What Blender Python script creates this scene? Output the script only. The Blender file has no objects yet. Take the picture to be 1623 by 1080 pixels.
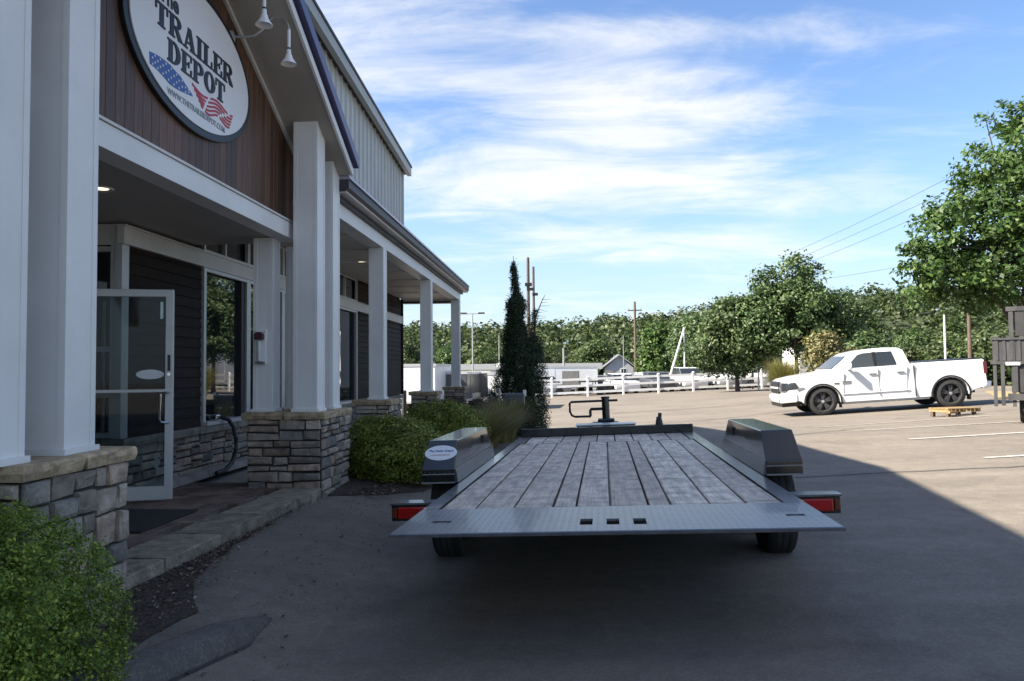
import bpy, bmesh, math, random
import numpy as np
from mathutils import Vector, Matrix
R_ = math.radians
scene = bpy.context.scene
COL = scene.collection

# ------------------------------------------------------------------ camera
cam_d = bpy.data.cameras.new('camera')
cam = bpy.data.objects.new('camera', cam_d)
COL.objects.link(cam)
scene.camera = cam
cam_d.sensor_width = 36.0
cam_d.sensor_fit = 'HORIZONTAL'
cam_d.lens = 36.0 * 1195.0 / 1623.0
cam_d.clip_start = 0.05
cam_d.clip_end = 3000.0
_a, _p, _r = R_(3.68), R_(2.24), 0.009
_F = Vector((-math.sin(_a) * math.cos(_p), math.cos(_a) * math.cos(_p), math.sin(_p)))
_R0 = Vector((math.cos(_a), math.sin(_a), 0))
_U0 = _R0.cross(_F)
_Rv = math.cos(_r) * _R0 - math.sin(_r) * _U0
_Uv = math.sin(_r) * _R0 + math.cos(_r) * _U0
_M = Matrix((_Rv, _Uv, -_F)).transposed().to_4x4()
_M.translation = Vector((0, 0, 1.2))
cam.matrix_world = _M

# ------------------------------------------------------------------ light
SUN_DIR = Vector((1.06, 0.35, -1.0)).normalized()      # the way the light travels
EL = math.asin(-SUN_DIR.z)
sun_d = bpy.data.lights.new('sun', 'SUN')
sun_d.energy = 5.0
sun_d.angle = R_(0.53)
sun_d.color = (1.0, 0.90, 0.75)
sun = bpy.data.objects.new('sun', sun_d)
COL.objects.link(sun)
sun.rotation_euler = SUN_DIR.to_track_quat('-Z', 'Y').to_euler()
sun.location = (-30, -10, 40)

world = bpy.data.worlds.new('World')
scene.world = world
world.use_nodes = True
nt = world.node_tree
nt.nodes.clear()
def wn(t, **k):
    n = nt.nodes.new(t)
    for a, v in k.items():
        setattr(n, a, v)
    return n
L = nt.links.new
sky = wn('ShaderNodeTexSky', sky_type='NISHITA', sun_disc=False)
sky.sun_elevation = EL
sky.sun_rotation = math.atan2(-SUN_DIR.x, -SUN_DIR.y) % (2 * math.pi)
sky.air_density = 1.0
sky.dust_density = 0.6
sky.ozone_density = 2.0
SKY_STRENGTH = 0.078
BANKS = ((-0.10, 2.32, 0.80, 0.50, 0.36, 0.0), (0.85, 2.50, 0.90, 0.26, 0.24, 0.08), (0.20, 1.90, 0.45, 0.26, 0.24, 0.25), (0.34, 1.60, 0.50, 0.12, 0.22, 0.1), (-0.55, 1.45, 0.55, 0.50, 0.22, 0.0),
         (0.3, 3.05, 1.1, 0.30, 0.24, 0.0), (0.0, 4.3, 2.2, 0.75, 0.14, 0.0), (2.6, 1.0, 1.0, 0.6, 0.30, 0.4), (-2.4, 0.6, 1.2, 0.8, 0.34, 0.9), (0.4, -1.6, 1.2, 0.8, 0.34, 0.2), (-1.2, -2.6, 1.2, 0.7, 0.34, 0.0), (1.9, -0.8, 1.1, 0.6, 0.34, 1.2), (0.5, 0.1, 0.7, 0.35, 0.32, 0.5))  # banks overhead and behind the camera are added as neutral fill for the shade
tc = wn('ShaderNodeTexCoord')
sep = wn('ShaderNodeSeparateXYZ')
L(tc.outputs['Generated'], sep.inputs[0])
def math_(op, a, b=None, c=None):
    n = wn('ShaderNodeMath', operation=op)
    for i, v in enumerate((a, b, c)):
        if v is None:
            continue
        if isinstance(v, (int, float)):
            n.inputs[i].default_value = v
        else:
            L(v, n.inputs[i])
    return n.outputs[0]
def maprange(v, a, b, c=0.0, d=1.0, smooth=True):
    n = wn('ShaderNodeMapRange')
    n.interpolation_type = 'SMOOTHSTEP' if smooth else 'LINEAR'
    L(v, n.inputs[0])
    for i, q in zip((1, 2, 3, 4), (a, b, c, d)):
        n.inputs[i].default_value = q
    return n.outputs[0]
# cloud deck: direction divided by height gives a flat layer seen in perspective
zz = math_('ADD', math_('MAXIMUM', sep.outputs[2], 0.0), 0.16)
cx_ = math_('DIVIDE', sep.outputs[0], zz)
cy_ = math_('DIVIDE', sep.outputs[1], zz)
comb = wn('ShaderNodeCombineXYZ')
L(cx_, comb.inputs[0]); L(cy_, comb.inputs[1])
def noise(vec, scale, detail, rough, dist, off=(0, 0, 0), stretch=(1, 1, 1), rot=0.0):
    mp = wn('ShaderNodeMapping')
    mp.inputs['Location'].default_value = off
    mp.inputs['Rotation'].default_value = (0, 0, rot)
    mp.inputs['Scale'].default_value = stretch
    L(vec, mp.inputs['Vector'])
    n = wn('ShaderNodeTexNoise')
    n.inputs['Scale'].default_value = scale
    n.inputs['Detail'].default_value = detail
    n.inputs['Roughness'].default_value = rough
    n.inputs['Distortion'].default_value = dist
    L(mp.outputs[0], n.inputs['Vector'])
    return n.outputs['Fac']
big = noise(comb.outputs[0], 0.55, 3.0, 0.5, 0.3, (3.0, 5.0, 0.0), (0.8, 1.3, 1))
fine = noise(comb.outputs[0], 1.5, 11.0, 0.62, 0.8, (0.4, 2.0, 0.0), (0.75, 1.35, 1), R_(24))
wisp = noise(comb.outputs[0], 3.2, 12.0, 0.66, 1.2, (7.0, 1.0, 0.0), (0.55, 1.5, 1), R_(32))
# banks of cirrus, the unseen ones added for fill light: soft ovals in the flat layer, torn by noise
warpn = wn('ShaderNodeTexNoise'); warpn.inputs['Scale'].default_value = 2.6; warpn.inputs['Detail'].default_value = 5
L(comb.outputs[0], warpn.inputs['Vector'])
wsub = wn('ShaderNodeVectorMath', operation='SUBTRACT'); L(warpn.outputs['Color'], wsub.inputs[0]); wsub.inputs[1].default_value = (0.5, 0.5, 0.5)
wsc = wn('ShaderNodeVectorMath', operation='MULTIPLY'); L(wsub.outputs[0], wsc.inputs[0]); wsc.inputs[1].default_value = (0.45, 0.32, 0)
wad = wn('ShaderNodeVectorMath', operation='ADD'); L(comb.outputs[0], wad.inputs[0]); L(wsc.outputs[0], wad.inputs[1])
def bank(cx, cy, rx, ry, s, rot=0.0):
    mp = wn('ShaderNodeMapping', vector_type='TEXTURE')
    mp.inputs['Location'].default_value = (cx, cy, 0); mp.inputs['Rotation'].default_value = (0, 0, rot); mp.inputs['Scale'].default_value = (rx, ry, 1)
    L(wad.outputs[0], mp.inputs['Vector'])
    ln = wn('ShaderNodeVectorMath', operation='LENGTH'); L(mp.outputs[0], ln.inputs[0])
    return maprange(ln.outputs['Value'], 1.25, 0.15, 0.0, s)
bks = None
for q in BANKS:
    v = bank(*q)
    bks = v if bks is None else math_('ADD', bks, v)
dens = math_('ADD', math_('ADD', math_('MULTIPLY', big, 0.22), bks), math_('ADD', math_('MULTIPLY', fine, 0.80), math_('MULTIPLY', wisp, 0.46)))
cl = maprange(dens, 0.72, 1.26)
lowhaze = maprange(sep.outputs[2], 0.30, -0.02)
bgsky = wn('ShaderNodeBackground')
bgsky.inputs['Strength'].default_value = SKY_STRENGTH
tint = wn('ShaderNodeMix', data_type='RGBA', blend_type='MULTIPLY')
tint.inputs['Factor'].default_value = 1.0
L(sky.outputs[0], tint.inputs['A'])
tint.inputs['B'].default_value = (0.84, 0.93, 1.06, 1)
L(tint.outputs['Result'], bgsky.inputs['Color'])
bgcl = wn('ShaderNodeBackground')
bgcl.inputs['Color'].default_value = (1.0, 0.985, 0.95, 1)
bgcl.inputs['Strength'].default_value = 0.39
mx = wn('ShaderNodeMixShader')
bghz = wn('ShaderNodeBackground')
bghz.inputs['Color'].default_value = (0.225, 0.285, 0.330, 1)
hz_mx = wn('ShaderNodeMixShader')
L(math_('MULTIPLY', lowhaze, 0.88), hz_mx.inputs[0]); L(bgsky.outputs[0], hz_mx.inputs[1]); L(bghz.outputs[0], hz_mx.inputs[2])
L(math_('MULTIPLY', cl, 0.95), mx.inputs[0])
L(hz_mx.outputs[0], mx.inputs[1]); L(bgcl.outputs[0], mx.inputs[2])
wo = wn('ShaderNodeOutputWorld')
L(mx.outputs[0], wo.inputs[0])

scene.view_settings.view_transform = 'Standard'
scene.view_settings.look = 'None'
scene.view_settings.exposure = 1.6
scene.view_settings.gamma = 1.0
scene.view_settings.use_curve_mapping = False
scene.render.engine = 'CYCLES'
try:
    scene.cycles.use_denoising = True
    scene.cycles.max_bounces = 8
    scene.cycles.transparent_max_bounces = 12
except Exception:
    pass
# ------------------------------------------------------------------ helpers
def gz(x, y):
    "height of the lot: falls a little towards the building and away from the camera, with a cross-fall near the pickup"
    z = 0.034 * max(min(x, 18.0), -0.6) - 0.026 * max(min(y, 22.0) - 9.0, 0.0) - 0.012 * max(y - 22.0, 0.0)
    s = max(0.0, min(1.0, (y - 13.0) / 8.0)) * max(0.0, min(1.0, (42.0 - y) / 14.0))
    z += 0.030 * (max(5.0, min(16.0, x)) - 10.2) * s
    # the shallow swale the flatbed stands in
    a = max(0.0, min(1.0, (x + 2.3) / 1.3)); c = max(0.0, min(1.0, (14.0 - y) / 5.0))
    return z - 0.15 * a * a * (3 - 2 * a) * c * c * (3 - 2 * c)

def tagobj(o, label=None, cat=None, group=None, kind=None):
    if label: o['label'] = label
    if cat: o['category'] = cat
    if group: o['group'] = group
    if kind: o['kind'] = kind
    return o

def thing(name, label, cat, loc=(0, 0, 0), rotz=0.0, group=None):
    o = bpy.data.objects.new(name, None)
    o.empty_display_size = 0.2
    COL.objects.link(o)
    o.location = loc
    o.rotation_euler = (0, 0, rotz)
    return tagobj(o, label, cat, group)

class MB:
    "collects shapes into one mesh"
    def __init__(s):
        s.v = []; s.f = []
    def poly(s, pts):
        n = len(s.v); s.v += [tuple(p) for p in pts]; s.f.append(tuple(range(n, n + len(pts)))); return s
    def box(s, x0, x1, y0, y1, z0, z1):
        n = len(s.v)
        s.v += [(x0, y0, z0), (x1, y0, z0), (x1, y1, z0), (x0, y1, z0), (x0, y0, z1), (x1, y0, z1), (x1, y1, z1), (x0, y1, z1)]
        s.f += [tuple(n + i for i in q) for q in ((3, 2, 1, 0), (4, 5, 6, 7), (0, 1, 5, 4), (1, 2, 6, 5), (2, 3, 7, 6), (3, 0, 4, 7))]
        return s
    def hexa(s, p):
        "8 corners ordered like box"
        n = len(s.v); s.v += [tuple(q) for q in p]
        s.f += [tuple(n + i for i in q) for q in ((3, 2, 1, 0), (4, 5, 6, 7), (0, 1, 5, 4), (1, 2, 6, 5), (2, 3, 7, 6), (3, 0, 4, 7))]
        return s
    def prism(s, pts, axis, a, b):
        "2D outline pts extruded along axis ('x','y','z') from a to b"
        def P(p, t):
            return {'x': (t, p[0], p[1]), 'y': (p[0], t, p[1]), 'z': (p[0], p[1], t)}[axis]
        n = len(s.v); k = len(pts)
        s.v += [P(p, a) for p in pts] + [P(p, b) for p in pts]
        s.f.append(tuple(range(n, n + k))[::-1]); s.f.append(tuple(range(n + k, n + 2 * k)))
        for i in range(k):
            j = (i + 1) % k
            s.f.append((n + i, n + j, n + k + j, n + k + i))
        return s
    def tube(s, path, r, n=8, caps=True):
        path = [Vector(p) for p in path]
        rs = r if isinstance(r, (list, tuple)) else [r] * len(path)
        base = len(s.v)
        for i, p in enumerate(path):
            t = (path[min(i + 1, len(path) - 1)] - path[max(i - 1, 0)])
            if t.length < 1e-9: t = Vector((0, 0, 1))
            t.normalize()
            u = t.cross(Vector((0.131, 0.21, 0.97)))
            if u.length < 0.05: u = t.cross(Vector((1, 0.1, 0)))
            u.normalize(); w = t.cross(u)
            for k in range(n):
                an = 2 * math.pi * k / n
                s.v.append(tuple(p + rs[i] * (math.cos(an) * u + math.sin(an) * w)))
        for i in range(len(path) - 1):
            for k in range(n):
                k2 = (k + 1) % n
                s.f.append((base + i * n + k, base + i * n + k2, base + (i + 1) * n + k2, base + (i + 1) * n + k))
        if caps:
            s.f.append(tuple(base + k for k in range(n))[::-1])
            e = base + (len(path) - 1) * n
            s.f.append(tuple(e + k for k in range(n)))
        return s
    def lathe(s, prof, axis='z', n=24, c=(0, 0, 0), closed=False):
        "profile [(radius, along)] turned about axis through c"
        base = len(s.v); k = len(prof)
        for i in range(n):
            an = 2 * math.pi * i / n; ca, sa = math.cos(an), math.sin(an)
            for r, h in prof:
                q = {'z': (r * ca, r * sa, h), 'x': (h, r * ca, r * sa), 'y': (r * sa, h, r * ca)}[axis]
                s.v.append((q[0] + c[0], q[1] + c[1], q[2] + c[2]))
        m = k if closed else k - 1
        for i in range(n):
            i2 = (i + 1) % n
            for j in range(m):
                j2 = (j + 1) % k
                s.f.append((base + i * k + j, base + i2 * k + j, base + i2 * k + j2, base + i * k + j2))
        return s
    def build(s, name, mat, parent=None, loc=None, bevel=0.0, smooth=False, seg=2, fix=True):
        me = bpy.data.meshes.new(name)
        me.from_pydata(s.v, [], s.f)
        if fix:
            bm = bmesh.new(); bm.from_mesh(me)
            bmesh.ops.recalc_face_normals(bm, faces=bm.faces)
            if bevel and bevel > 0:
                bmesh.ops.remove_doubles(bm, verts=bm.verts, dist=1e-5)
                ed = [e for e in bm.edges if len(e.link_faces) == 2 and e.calc_face_angle(0) > 0.5]
                bmesh.ops.bevel(bm, geom=ed, offset=bevel, segments=seg, affect='EDGES', profile=0.5, clamp_overlap=True)
            bm.to_mesh(me); bm.free()
        me.materials.append(mat)
        o = bpy.data.objects.new(name, me)
        COL.objects.link(o)
        if smooth:
            me.polygons.foreach_set('use_smooth', [True] * len(me.polygons))
            try: me.set_sharp_from_angle(angle=R_(40))
            except Exception: pass
        if loc: o.location = loc
        if parent: attach(o, parent)
        return o

WORLD_BUILT = set()
def attach(o, parent):
    o.parent = parent
    if parent.name in WORLD_BUILT:
        o.matrix_parent_inverse = Matrix.Translation(-Vector(parent.location))
    return o
def wthing(name, label, cat, loc, group=None):
    "a thing whose parts are given in place coordinates"
    t = thing(name, label, cat, loc, 0, group)
    WORLD_BUILT.add(t.name)
    return t

def copy_tree(o, parent=None):
    c = o.copy(); COL.objects.link(c)
    if parent: c.parent = parent
    for ch in list(o.children):
        copy_tree(ch, c)
    return c

# ------------------------------------------------------------------ materials
MATS = {}
HUEVAR = {'fieldstone': .06, 'fieldstone_warm': .05}
def mat(name, col, rough=0.6, var=0.0, vscale=8.0, obj=0.0, metal=0.0, bump=0.0, bscale=60.0, col2=None, stretch=(1, 1, 1),
        coat=0.0, spec=0.5, detail=6.0, contrast=(0.35, 0.65), gen='Object', bdist=0.01, rvar=0.0):
    m = bpy.data.materials.new(name); m.use_nodes = True
    n = m.node_tree.nodes; l = m.node_tree.links.new
    b = n['Principled BSDF']
    b.inputs['Roughness'].default_value = rough
    b.inputs['Metallic'].default_value = metal
    b.inputs['Specular IOR Level'].default_value = spec
    if coat:
        b.inputs['Coat Weight'].default_value = coat
        b.inputs['Coat Roughness'].default_value = 0.05
    t = n.new('ShaderNodeTexCoord'); mp = n.new('ShaderNodeMapping'); mp.inputs['Scale'].default_value = stretch
    l(t.outputs[gen], mp.inputs[0])
    oi = n.new('ShaderNodeObjectInfo')
    off = n.new('ShaderNodeVectorMath'); off.operation = 'ADD'
    l(mp.outputs[0], off.inputs[0])
    if obj:
        sc = n.new('ShaderNodeMath'); sc.operation = 'MULTIPLY'; sc.inputs[1].default_value = 37.0
        l(oi.outputs['Random'], sc.inputs[0]); l(sc.outputs[0], off.inputs[1])
    tx = n.new('ShaderNodeTexNoise'); tx.inputs['Scale'].default_value = vscale; tx.inputs['Detail'].default_value = detail
    tx.inputs['Roughness'].default_value = 0.6
    l(off.outputs[0], tx.inputs['Vector'])
    c2 = col2 if col2 else tuple(max(0, c * (1 - var)) for c in col)
    mr = n.new('ShaderNodeMapRange'); mr.inputs[1].default_value = contrast[0]; mr.inputs[2].default_value = contrast[1]
    l(tx.outputs['Fac'], mr.inputs[0])
    mix = n.new('ShaderNodeMix'); mix.data_type = 'RGBA'
    l(mr.outputs[0], mix.inputs['Factor'])
    mix.inputs['A'].default_value = (*c2, 1); mix.inputs['B'].default_value = (*col, 1)
    out = mix.outputs['Result']
    if obj:
        hs = n.new('ShaderNodeHueSaturation')
        l(out, hs.inputs['Color'])
        v = n.new('ShaderNodeMapRange'); v.inputs[3].default_value = 1 - obj; v.inputs[4].default_value = 1 + obj
        l(oi.outputs['Random'], v.inputs[0]); l(v.outputs[0], hs.inputs['Value'])
        out = hs.outputs['Color']
    l(out, b.inputs['Base Color'])
    if rvar:
        rr = n.new('ShaderNodeMapRange'); rr.inputs[3].default_value = max(0.02, rough - rvar); rr.inputs[4].default_value = rough + rvar
        l(tx.outputs['Fac'], rr.inputs[0]); l(rr.outputs[0], b.inputs['Roughness'])
    if bump:
        t2 = n.new('ShaderNodeTexNoise'); t2.inputs['Scale'].default_value = bscale; t2.inputs['Detail'].default_value = 5
        l(off.outputs[0], t2.inputs['Vector'])
        bp = n.new('ShaderNodeBump'); bp.inputs['Strength'].default_value = bump; bp.inputs['Distance'].default_value = bdist
        l(t2.outputs['Fac'], bp.inputs['Height']); l(bp.outputs[0], b.inputs['Normal'])
    MATS[name] = m
    return m

def leafmat(name, cols, trans=0.35, rough=0.5, obj=0.0, spec=0.35):
    "cols: list of (position, rgb) picked at random per leaf"
    m = bpy.data.materials.new(name); m.use_nodes = True
    n = m.node_tree.nodes; l = m.node_tree.links.new
    b = n['Principled BSDF']; b.inputs['Roughness'].default_value = rough; b.inputs['Specular IOR Level'].default_value = spec
    g = n.new('ShaderNodeNewGeometry'); r = n.new('ShaderNodeValToRGB')
    e = r.color_ramp.elements
    while len(e) < len(cols): e.new(0.5)
    for el, (p, c) in zip(e, cols):
        el.position = p; el.color = (*c, 1)
    l(g.outputs['Random Per Island'], r.inputs[0])
    out = r.outputs[0]
    # whole sprays of leaves differ a little in age and tone
    tcn = n.new('ShaderNodeTexCoord')
    nz = n.new('ShaderNodeTexNoise'); nz.inputs['Scale'].default_value = 1.3; nz.inputs['Detail'].default_value = 3
    l(tcn.outputs['Object'], nz.inputs['Vector'])
    vr = n.new('ShaderNodeMapRange'); vr.inputs[1].default_value = 0.3; vr.inputs[2].default_value = 0.7
    vr.inputs[3].default_value = 0.78; vr.inputs[4].default_value = 1.25
    l(nz.outputs['Fac'], vr.inputs[0])
    hs = n.new('ShaderNodeHueSaturation'); l(out, hs.inputs['Color'])
    if obj:
        oi = n.new('ShaderNodeObjectInfo')
        v = n.new('ShaderNodeMapRange'); v.inputs[3].default_value = 1 - obj; v.inputs[4].default_value = 1 + obj
        l(oi.outputs['Random'], v.inputs[0])
        mu = n.new('ShaderNodeMath'); mu.operation = 'MULTIPLY'
        l(vr.outputs[0], mu.inputs[0]); l(v.outputs[0], mu.inputs[1]); l(mu.outputs[0], hs.inputs['Value'])
        hv = n.new('ShaderNodeMapRange'); hv.inputs[3].default_value = 0.475; hv.inputs[4].default_value = 0.515
        l(oi.outputs['Random'], hv.inputs[0]); l(hv.outputs[0], hs.inputs['Hue'])
    else:
        l(vr.outputs[0], hs.inputs['Value'])
    out = hs.outputs['Color']
    l(out, b.inputs['Base Color'])
    if trans:
        t = n.new('ShaderNodeBsdfTranslucent'); l(out, t.inputs['Color'])
        mx = n.new('ShaderNodeMixShader'); mx.inputs[0].default_value = trans
        l(b.outputs[0], mx.inputs[1]); l(t.outputs[0], mx.inputs[2])
        l(mx.outputs[0], n['Material Output'].inputs[0])
    MATS[name] = m
    return m

def glassmat(name, tintc=(0.012, 0.016, 0.018), ior=2.6):
    m = bpy.data.materials.new(name); m.use_nodes = True
    b = m.node_tree.nodes['Principled BSDF']
    b.inputs['Base Color'].default_value = (*tintc, 1); b.inputs['Roughness'].default_value = 0.015
    b.inputs['IOR'].default_value = ior; b.inputs['Specular IOR Level'].default_value = 0.5
    MATS[name] = m
    return m

M_white = mat('white_paint', (0.72, 0.725, 0.72), 0.45, 0.13, 1.4, bump=0.03, bscale=14, rvar=0.1)
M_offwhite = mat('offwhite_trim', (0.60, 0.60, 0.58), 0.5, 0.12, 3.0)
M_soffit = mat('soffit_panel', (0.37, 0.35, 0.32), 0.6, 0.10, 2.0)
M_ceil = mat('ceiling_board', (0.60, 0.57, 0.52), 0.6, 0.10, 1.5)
M_wood = mat('stained_plank', (0.115, 0.053, 0.028), 0.5, 0.5, 7.0, obj=0.35, stretch=(6, 6, 0.5), bump=0.15, bscale=25)
M_siding = mat('dark_clapboard', (0.022, 0.014, 0.011), 0.7, 0.35, 10.0, obj=0.25, bump=0.2, bscale=60, spec=0.2)
M_metal = mat('ribbed_metal', (0.46, 0.48, 0.47), 0.42, 0.08, 1.2, metal=0.0, obj=0.05)
M_purple = mat('blue_violet_roof_metal', (0.085, 0.085, 0.19), 0.4, 0.15, 3.0)
M_darkfascia = mat('dark_bronze_fascia', (0.03, 0.027, 0.035), 0.5, 0.2, 3.0)
M_stone = mat('fieldstone', (0.39, 0.335, 0.275), 0.85, 0.55, 9.0, obj=0.42, bump=0.9, bscale=22, bdist=0.02, contrast=(0.3, 0.7))
M_stonew = mat('fieldstone_warm', (0.37, 0.285, 0.22), 0.85, 0.5, 9.0, obj=0.4, bump=0.9, bscale=22, bdist=0.02)
M_stoneb = mat('fieldstone_blue', (0.25, 0.235, 0.21), 0.85, 0.4, 9.0, obj=0.3, bump=0.9, bscale=22, bdist=0.02)
M_mortar = mat('mortar', (0.045, 0.042, 0.04), 0.95, 0.4, 20.0, bump=0.5)
M_cap = mat('buff_capstone', (0.45, 0.345, 0.22), 0.85, 0.5, 12.0, obj=0.2, bump=0.9, bscale=30, bdist=0.015)
M_conc = mat('grey_concrete', (0.30, 0.29, 0.27), 0.9, 0.3, 5.0, bump=0.3, bscale=80)
M_paver = mat('stamped_paver', (0.17, 0.125, 0.10), 0.75, 0.55, 5.0, obj=0.35, bump=0.35, bscale=40, stretch=(1, 1, 1))
M_mulch = mat('mulch', (0.085, 0.062, 0.048), 0.95, 0.6, 35.0, bump=1.0, bscale=70, bdist=0.03)
M_glass = glassmat('window_glass')
M_alu = mat('brushed_aluminium', (0.55, 0.56, 0.57), 0.38, 0.06, 6.0, metal=0.35)
M_steel = mat('chromed_steel', (0.6, 0.6, 0.6), 0.2, metal=1.0)
M_black = mat('black_plastic', (0.012, 0.012, 0.013), 0.45, 0.3, 10)
M_blackpaint = mat('gloss_black_paint', (0.010, 0.011, 0.013), 0.2, 0.3, 6, coat=0.45, rvar=0.06)
M_rubber = mat('rubber', (0.018, 0.018, 0.018), 0.85, 0.3, 15, bump=0.3)
M_rubber2 = mat('dusty_rubber', (0.035, 0.035, 0.036), 0.85, 0.4, 12, bump=0.3)
M_signw = mat('sign_white', (0.72, 0.73, 0.74), 0.4, 0.03, 2)
M_signblk = mat('sign_black', (0.008, 0.01, 0.014), 0.4)
M_signblue = mat('sign_blue', (0.035, 0.09, 0.30), 0.4)
M_signred = mat('sign_red', (0.42, 0.015, 0.03), 0.4)
M_signgrey = mat('sign_grey', (0.25, 0.27, 0.30), 0.4)
M_lampwhite = mat('white_enamel', (0.78, 0.79, 0.8), 0.25, 0.05, 3)
M_galv = mat('galvanised_steel', (0.42, 0.43, 0.44), 0.45, 0.2, 6, metal=0.5)
M_bark = mat('bark', (0.085, 0.065, 0.05), 0.9, 0.5, 9, bump=0.8, stretch=(1, 1, 0.3), bscale=20, bdist=0.03)
M_polew = mat('weathered_pole', (0.14, 0.10, 0.075), 0.9, 0.4, 6, bump=0.3)
M_vinyl = mat('white_vinyl', (0.80, 0.80, 0.79), 0.35, 0.05, 2)
M_redlens = mat('red_lens', (0.38, 0.006, 0.008), 0.12, 0.25, 25, coat=0.5)
M_amber = mat('amber_lens', (0.10, 0.022, 0.006), 0.2)
M_truckw = mat('white_car_paint', (0.70, 0.71, 0.72), 0.25, 0.02, 1, coat=0.6)
M_carglass = glassmat('car_glass', (0.02, 0.025, 0.028), 1.7)
M_grey = mat('grey_paint', (0.20, 0.205, 0.21), 0.5, 0.2, 3)
M_dgrey = mat('weathered_grey_steel', (0.06, 0.061, 0.065), 0.6, 0.45, 9, stretch=(1, 1, 0.25))
M_yellowwood = mat('new_timber', (0.36, 0.235, 0.105), 0.7, 0.35, 10, obj=0.15, stretch=(1, 5, 5))
M_hose = mat('black_hose', (0.012, 0.016, 0.017), 0.4)
# ================================================================== ground
def nodes_of(m): return m.node_tree.nodes, m.node_tree.links.new
def asphalt_mat(name, c1, c2, agg=(0.22, 0.21, 0.19)):
    m = mat(name, c1, 0.88, 0.3, 0.35, col2=c2, bump=0.7, bscale=120, gen='Object', detail=8, bdist=0.006)
    n, l = nodes_of(m)
    b = n['Principled BSDF']
    src = b.inputs['Base Color'].links[0].from_socket
    t = n.new('ShaderNodeTexCoord')
    v = n.new('ShaderNodeTexVoronoi'); v.inputs['Scale'].default_value = 95
    l(t.outputs['Object'], v.inputs['Vector'])
    mr = n.new('ShaderNodeMapRange'); mr.inputs[1].default_value = 0.55; mr.inputs[2].default_value = 1.0
    sp = n.new('ShaderNodeSeparateColor'); l(v.outputs['Color'], sp.inputs[0]); l(sp.outputs[0], mr.inputs[0])
    mx = n.new('ShaderNodeMix'); mx.data_type = 'RGBA'
    ml = n.new('ShaderNodeMath'); ml.operation = 'MULTIPLY'; ml.inputs[1].default_value = 0.55
    l(mr.outputs[0], ml.inputs[0]); l(ml.outputs[0], mx.inputs['Factor'])
    l(src, mx.inputs['A']); mx.inputs['B'].default_value = (*agg, 1)
    # oil stains and old patches with a shape of their own
    st = n.new('ShaderNodeTexNoise'); st.inputs['Scale'].default_value = 0.9; st.inputs['Detail'].default_value = 7; st.inputs['Distortion'].default_value = 0.7
    l(t.outputs['Object'], st.inputs['Vector'])
    sr = n.new('ShaderNodeMapRange'); sr.inputs[1].default_value = 0.56; sr.inputs[2].default_value = 0.74; sr.inputs[3].default_value = 1.0; sr.inputs[4].default_value = 0.72
    l(st.outputs['Fac'], sr.inputs[0])
    hs = n.new('ShaderNodeHueSaturation'); l(mx.outputs['Result'], hs.inputs['Color']); l(sr.outputs[0], hs.inputs['Value'])
    mo = n.new('ShaderNodeTexNoise'); mo.inputs['Scale'].default_value = 7.0; mo.inputs['Detail'].default_value = 9; mo.inputs['Roughness'].default_value = 0.75
    l(t.outputs['Object'], mo.inputs['Vector'])
    mo2 = n.new('ShaderNodeMapRange'); mo2.inputs[1].default_value = 0.3; mo2.inputs[2].default_value = 0.7; mo2.inputs[3].default_value = 0.80; mo2.inputs[4].default_value = 1.18
    l(mo.outputs['Fac'], mo2.inputs[0])
    # faint wheel tracks: long streaks across the lot
    mpp = n.new('ShaderNodeMapping'); mpp.inputs['Scale'].default_value = (0.12, 1.3, 1); mpp.inputs['Rotation'].default_value = (0, 0, 0.35); l(t.outputs['Object'], mpp.inputs[0])
    tr_ = n.new('ShaderNodeTexNoise'); tr_.inputs['Scale'].default_value = 1.6; tr_.inputs['Detail'].default_value = 4; l(mpp.outputs[0], tr_.inputs['Vector'])
    tr2 = n.new('ShaderNodeMapRange'); tr2.inputs[1].default_value = 0.35; tr2.inputs[2].default_value = 0.65; tr2.inputs[3].default_value = 0.88; tr2.inputs[4].default_value = 1.08; l(tr_.outputs['Fac'], tr2.inputs[0])
    mm_ = n.new('ShaderNodeMath'); mm_.operation = 'MULTIPLY'; l(mo2.outputs[0], mm_.inputs[0]); l(tr2.outputs[0], mm_.inputs[1])
    h2 = n.new('ShaderNodeHueSaturation'); l(hs.outputs['Color'], h2.inputs['Color']); l(mm_.outputs[0], h2.inputs['Value'])
    l(h2.outputs['Color'], b.inputs['Base Color'])
    return m
M_asph = asphalt_mat('asphalt', (0.178, 0.152, 0.122), (0.138, 0.117, 0.095))
M_asph2 = asphalt_mat('asphalt_berm', (0.105, 0.098, 0.088), (0.075, 0.07, 0.064), (0.17, 0.16, 0.15))
M_paint = mat('worn_white_paint', (0.50, 0.48, 0.44), 0.8, 0.45, 14, bump=0.2)
M_grass = mat('dry_grass_ground', (0.16, 0.14, 0.06), 0.95, 0.5, 2.5, col2=(0.07, 0.09, 0.03), bump=0.8, bscale=30)
M_drygr = mat('dry_verge', (0.34, 0.25, 0.12), 0.95, 0.4, 3.0, bump=0.8, bscale=30)
M_crackshade = mat('crack_and_shade_dark', (0.045, 0.043, 0.042), 0.6, 0.2, 20)  # crack sealer, also the painted shadow beside the asphalt lip

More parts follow.
